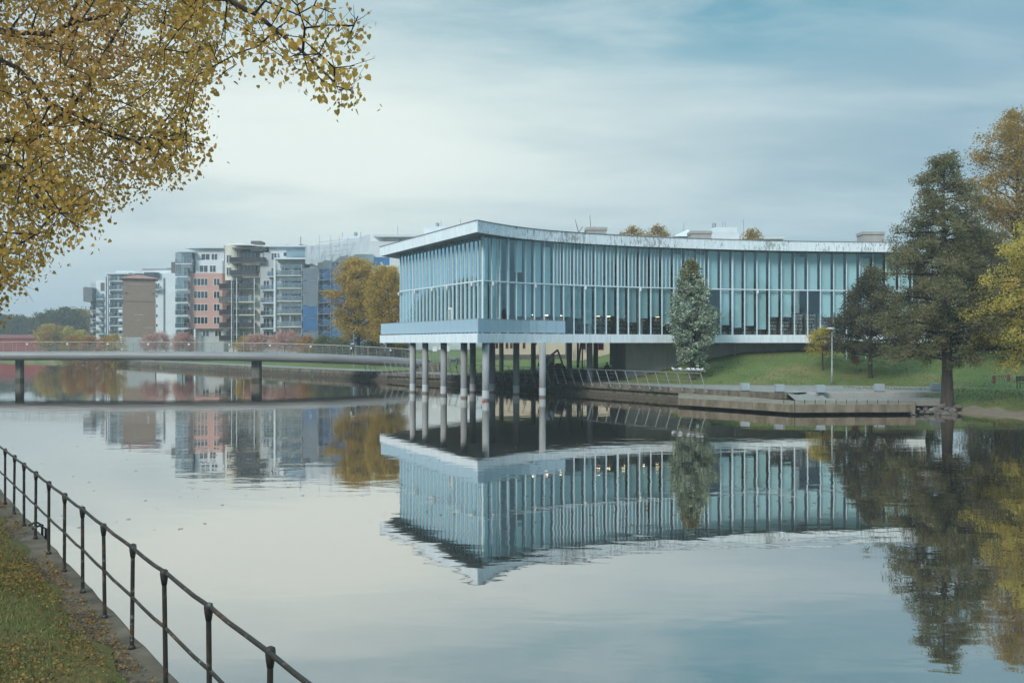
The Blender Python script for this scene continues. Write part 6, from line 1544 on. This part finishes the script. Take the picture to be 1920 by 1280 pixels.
def build_works():
    # small excavator on the bank under the library
    D = 100.0; X = PX(1030, D); z = gz(X, D)
    t = thing('mini_excavator', 'small dark excavator with folded grey boom working under the library', 'excavator', (X, D, z))
    for s in (-1, 1):
        y = D + s * 0.6; b = MB(); prof = [(X - 1.0 + 0.28 * math.cos(a), z + 0.25 + 0.25 * math.sin(a)) for a in np.linspace(math.pi / 2, 3 * math.pi / 2, 7)] + [(X + 0.7 + 0.28 * math.cos(a), z + 0.25 + 0.25 * math.sin(a)) for a in np.linspace(-math.pi / 2, math.pi / 2, 7)]
        n = len(prof); V = [(p[0], y - 0.18, p[1]) for p in prof] + [(p[0], y + 0.18, p[1]) for p in prof]
        b.add(V, [tuple(range(n)), tuple(range(2 * n - 1, n - 1, -1))] + [(i, n + i, n + (i + 1) % n, (i + 1) % n) for i in range(n)]); b.build('track', 'black', t)
    MB().box(X - 0.6, X + 0.5, D - 0.38, D + 0.38, z + 0.3, z + 0.55).build('undercarriage', 'dark_metal', t)
    MB().box(X - 1.0, X + 0.55, D - 0.7, D + 0.7, z + 0.56, z + 1.15).build('body', 'slate_panel', t); MB().box(X - 1.15, X - 0.55, D - 0.68, D + 0.68, z + 1.151, z + 1.5).build('engine_cover', 'dark_metal', t)
    cab = MB()
    for x in (X - 0.5, X + 0.42):
        for y in (D - 0.62, D + 0.3): cab.box(x, x + 0.08, y, y + 0.08, z + 1.152, z + 2.25)
    cab.box(X - 0.56, X + 0.56, D - 0.68, D + 0.44, z + 2.251, z + 2.33); c = cab.build('cab', 'dark_metal', t)
    MB().box(X - 0.42, X + 0.42, D - 0.60, D - 0.585, z + 1.2, z + 2.2).build('window', 'window_glass', c); MB().box(X - 0.2, X + 0.25, D - 0.3, D + 0.2, z + 1.153, z + 1.55).build('seat', 'red_paint', t)
    def arm(p, q, w, nm, m='galvanised'):
        a = P(*p, D - 0.9); b = P(*q, D - 0.9); MB().bar(a, b, 0.22, w).build(nm, m, t)
    arm((1026, 686), (1036, 663), 0.22, 'boom'); arm((1036, 664), (1046, 655.5), 0.20, 'boom'); arm((1045.5, 655.5), (1056, 686), 0.16, 'stick', 'slate_panel'); arm((1041, 668), (1049, 662), 0.08, 'ram')
    pb = [P(1054, 685, 0), P(1060, 686, 0), P(1061.5, 696, 0), P(1056, 698, 0), P(1053, 692, 0)]
    pr = [(P(x, y, D - 0.9)[0], P(x, y, D - 0.9)[2]) for x, y in ((1054, 685), (1060, 686), (1062, 696), (1056, 699), (1053, 692))]; n = 5
    V = [(p[0], D - 1.25, p[1]) for p in pr] + [(p[0], D - 0.55, p[1]) for p in pr]; MB().add(V, [tuple(range(n)), tuple(range(2 * n - 1, n - 1, -1))] + [(i, n + i, n + (i + 1) % n, (i + 1) % n) for i in range(n)]).build('bucket', 'black', t)
    # boards and skip in front of it
    D2 = 95.5; zz = gz(PX(1030, D2), D2)
    t = thing('plywood_board', 'tan plywood board leaning upright beside the excavator', 'board', (PX(1033, D2), D2, zz)); MB().box(PX(1023, D2), PX(1041, D2), D2, D2 + 0.06, zz, PZ(690, D2)).build('sheet', 'platform_concrete', t); MB().bar((PX(1032, D2), D2 + 0.07, zz + 0.9), (PX(1032, D2), D2 + 0.7, zz), 0.06).build('prop', 'shelf_wood', t)
    t = thing('rubble_skip', 'black rubble skip standing under the library next to the plywood board', 'skip', (PX(1052, D2), D2, zz))
    x0, x1 = PX(1042, D2), PX(1063, D2); V = [(x0 + .1, D2, zz), (x1 - .1, D2, zz), (x1 - .1, D2 + 1.2, zz), (x0 + .1, D2 + 1.2, zz), (x0, D2 - .1, zz + .85), (x1, D2 - .1, zz + .85), (x1, D2 + 1.3, zz + .85), (x0, D2 + 1.3, zz + .85)]
    MB().add(V, [(0, 3, 2, 1), (4, 5, 6, 7), (0, 1, 5, 4), (1, 2, 6, 5), (2, 3, 7, 6), (3, 0, 4, 7)]).build('bin', 'black', t); MB().bar((x0 - .03, D2 - .12, zz + .87), (x1 + .03, D2 - .12, zz + .87), .06).build('rim', 'dark_metal', t)
    MB().blob(((x0 + x1) / 2, D2 + 0.6, zz + 0.86), (0.4, 0.5, 0.25), 9, 6, 0.15).build('rubble', 'rock', t)
    # orange-red generator behind
    t = thing('red_generator', 'small red generator box beside the excavator bucket', 'generator', (PX(1047, 99.0), 97.6, zz)); xg = PX(1047, 97.6)
    MB().box(xg - 0.42, xg + 0.42, 97.3, 97.9, zz + 0.9, zz + 1.35).build('housing', 'red_paint', t); MB().box(xg - 0.45, xg + 0.45, 97.28, 97.92, zz, zz + 0.899).build('stand', 'dark_metal', t); MB().box(xg - 0.3, xg + 0.3, 97.4, 97.8, zz + 1.351, zz + 1.5).build('lid', 'black', t)
    # spiral escape stair under the slab
    D3 = 108; xs = PX(1092, D3); zs = gz(xs, D3)
    t = thing('escape_stair', 'open steel stair with mesh treads under the library', 'stair', (xs, D3, zs))
    MB().lathe((xs, D3, zs), [(0.07, 0), (0.07, 4.49 - zs)], 8).build('newel', 'dark_metal', t)
    for k in range(16):
        a = k * 0.42; z = zs + 0.15 + k * 0.19
        if z > 4.2: break
        q = (xs + 0.95 * math.cos(a), D3 + 0.95 * math.sin(a)); MB().bar((xs, D3, z), (q[0], q[1], z), 0.26, 0.03).build('tread', 'galvanised', t); MB().bar((q[0], q[1], z), (q[0], q[1], z + 0.95), 0.03).build('baluster', 'galvanised', t)
    # site fence under the slab
    D4 = 92.6; 
    t = thing('site_fence', 'light metal site fence frame under the library beside the basement wall', 'fence', (PX(1150, D4), D4, 1.0))
    MB().tube([(PX(1112, D4), D4, 1.0), (PX(1112, D4), D4, PZ(664, D4)), (PX(1121, D4), D4 + 0.3, PZ(676.5, D4))], 0.025, 5).build('frame', 'galvanised', t)
    MB().tube([(PX(1149, D4), D4, 1.0), (PX(1149, D4), D4, PZ(675.5, D4)), (PX(1172, D4 - 2.2), D4 - 2.2, PZ(672, D4 - 2.2)), (PX(1203, D4 - 2.6), D4 - 2.6, PZ(667.5, D4 - 2.6)), (PX(1207, D4 - 2.7), D4 - 2.7, 1.02)], 0.022, 5).build('frame', 'galvanised', t)
    MB().box(PX(1143, D4), PX(1147, D4), D4 - 0.05, D4 - 0.02, PZ(687, D4), PZ(684, D4)).build('notice', 'white_paint', t); MB().bar((PX(1145, D4), D4 - 0.01, 1.0), (PX(1145, D4), D4 - 0.01, PZ(684, D4)), 0.03).build('stake', 'galvanised', t)
    # white notice boards seen through the pillars
    D5 = 130; nb = ['white notice board on two legs between the second and third pillars', 'small white notice on a post between the second and third pillars', 'white notice board right behind the third pillar']
    for i, (x0, x1, y0, y1) in enumerate(((811, 819.5, 649, 658.5), (823, 826.5, 649, 655), (837.5, 843, 649, 658.5))):
        zz = gz(PX(x0, D5), D5); t = thing('notice_board', nb[i], 'notice board', (PX(x0, D5), D5, zz)); MB().box(PX(x0, D5), PX(x1, D5), D5, D5 + 0.06, PZ(y1, D5), PZ(y0, D5)).build('panel', 'white_paint', t)
        for x in ((x0 + .8, x1 - .8) if i != 1 else ((x0 + x1) / 2,)): MB().box(PX(x, D5) - 0.03, PX(x, D5) + 0.03, D5 + 0.061, D5 + 0.12, zz - 0.1, PZ(y0 + 1, D5)).build('leg', 'galvanised', t)
    # grey horse sculpture
    D6 = 132; x = PX(851, D6); zz = gz(x, D6); t = thing('horse_sculpture', 'dark grey four-legged sculpture grazing on the lawn behind the pillars', 'sculpture', (x, D6, zz))
    b = MB(); b.tube([(x - 0.75, D6, zz + 1.15), (x - 0.45, D6, zz + 1.2), (x, D6, zz + 1.1), (x + 0.4, D6, zz + 1.2), (x + 0.62, D6, zz + 1.15), (x + 0.8, D6, zz + 0.85), (x + 0.9, D6, zz + 0.55), (x + 1.05, D6, zz + 0.4)], [0.2, 0.3, 0.27, 0.3, 0.22, 0.15, 0.13, 0.08], 10); b.build('body', 'slate_panel', t, True)
    for lx, ly in ((-0.5, -0.15), (-0.55, 0.15), (0.35, -0.15), (0.42, 0.15)): MB().tube([(x + lx, D6 + ly, zz + 1.1), (x + lx + 0.05, D6 + ly, zz + 0.6), (x + lx - 0.04, D6 + ly, zz + 0.3), (x + lx, D6 + ly, zz - 0.02)], [0.15, 0.08, 0.05, 0.06], 8).build('leg', 'slate_panel', t, True)
    # buoy by the corner pillar
    D7 = 76.6; x = PX(906, D7); t = thing('buoy', 'small pink ball buoy floating beside the corner pillar', 'buoy', (x, D7, 0)); MB().blob((x, D7, 0.07), 0.125, 14, 10).build('ball', 'buoy_pink', t, True); MB().lathe((x, D7, 0.18), [(0.03, 0), (0.03, 0.05), (0.015, 0.07)], 8).build('eye', 'dark_metal', t)
    # lamp columns beyond the bridge
    for i, (x, yt, D8, lb) in enumerate(((663, 616, 140, 'thin dark lamp column between the two maples beyond the bridge'), (457, 620, 165, 'thin lamp column before the cream apartment block'), (690, 648, 133, 'short pale bollard light beyond the bridge under the maples'))):
        q = at_ground(x, D8); t = thing('lamp_column', lb, 'lamp post', q); H = PZ(yt, D8) - q[2]; MB().lathe((q[0], q[1], q[2] - 0.1), [(0.07, 0), (0.05, H)], 8).build('pole', 'galvanised', t); MB().lathe((q[0], q[1], q[2] + H - 0.1), [(0.12, 0), (0.16, 0.06), (0.05, 0.2)], 10).build('lamp_head', 'dark_metal', t)
mat('buoy_pink', (0.60, 0.22, 0.18), None, 4, 0.5)
build_works()

def build_bikes():
    lbs = ['dark bicycle parked beyond the bridge below the pink apartment block', 'bicycle with pale wheels leaning beside the dark parked bicycle']
    for i, (x, D) in enumerate(((385, 150), (398, 150.5))):
        X = PX(x, D); z = gz(X, D); zb = max(z, PZ(660, D)); zb = z
        t = thing('bicycle', lbs[i], 'bicycle', (X, D, zb)); r = 0.34
        for wx in (-0.52, 0.52):
            ring = [(X + wx + r * math.cos(a), D, zb + r + r * math.sin(a)) for a in np.linspace(0, 2 * math.pi, 21)]
            w = MB().tube(ring, 0.025, 6, caps=False).build('wheel', 'black', t, True); mb = MB()
            for a in np.linspace(0, math.pi, 6)[:-1]: mb.bar((X + wx - r * math.cos(a), D, zb + r - r * math.sin(a)), (X + wx + r * math.cos(a), D, zb + r + r * math.sin(a)), 0.008)
            mb.build('spokes', 'galvanised', w)
        f = MB(); A = np.array((X - 0.52, D, zb + r)); B = np.array((X - 0.08, D, zb + 0.30)); C = np.array((X - 0.22, D, zb + 0.85)); E = np.array((X + 0.36, D, zb + 0.86)); G = np.array((X + 0.52, D, zb + r))
        for a, b in ((A, B), (A, C), (B, C), (B, E), (C, E), (E, G)): f.bar(a, b, 0.035)
        f.build('frame', 'dark_metal' if i == 0 else 'white_paint', t); MB().box(X - 0.36, X - 0.12, D - 0.06, D + 0.06, zb + 0.90, zb + 0.96).build('saddle', 'black', t); MB().tube([(X + 0.3, D - 0.28, zb + 1.0), (X + 0.38, D, zb + 0.95), (X + 0.3, D + 0.28, zb + 1.0)], 0.018, 6).build('handlebar', 'black', t); MB().bar(E, (X + 0.38, D, zb + 0.95), 0.03).build('stem', 'black', t); MB().bar(C, (X - 0.24, D, zb + 0.90), 0.03).build('seat_post', 'black', t)
build_bikes()

# ------------------------------------------------------------------ light autumn haze
def build_haze():
    m = bpy.data.materials.new('haze_air'); m.use_nodes = True; nt = m.node_tree
    for n in list(nt.nodes): nt.nodes.remove(n)
    out = nt.nodes.new('ShaderNodeOutputMaterial'); v = nt.nodes.new('ShaderNodeVolumePrincipled'); v.inputs['Color'].default_value = (0.86, 0.93, 0.97, 1); v.inputs['Density'].default_value = 0.0008; v.inputs['Anisotropy'].default_value = 0.2
    nt.links.new(v.outputs[0], out.inputs['Volume'])
    MATS['haze_air'] = m
    o = MB().box(-5200, 5200, -3200, 9200, -2.6, 42).build('haze', 'haze_air'); o['kind'] = 'stuff'
HAZE = True
if HAZE: build_haze()
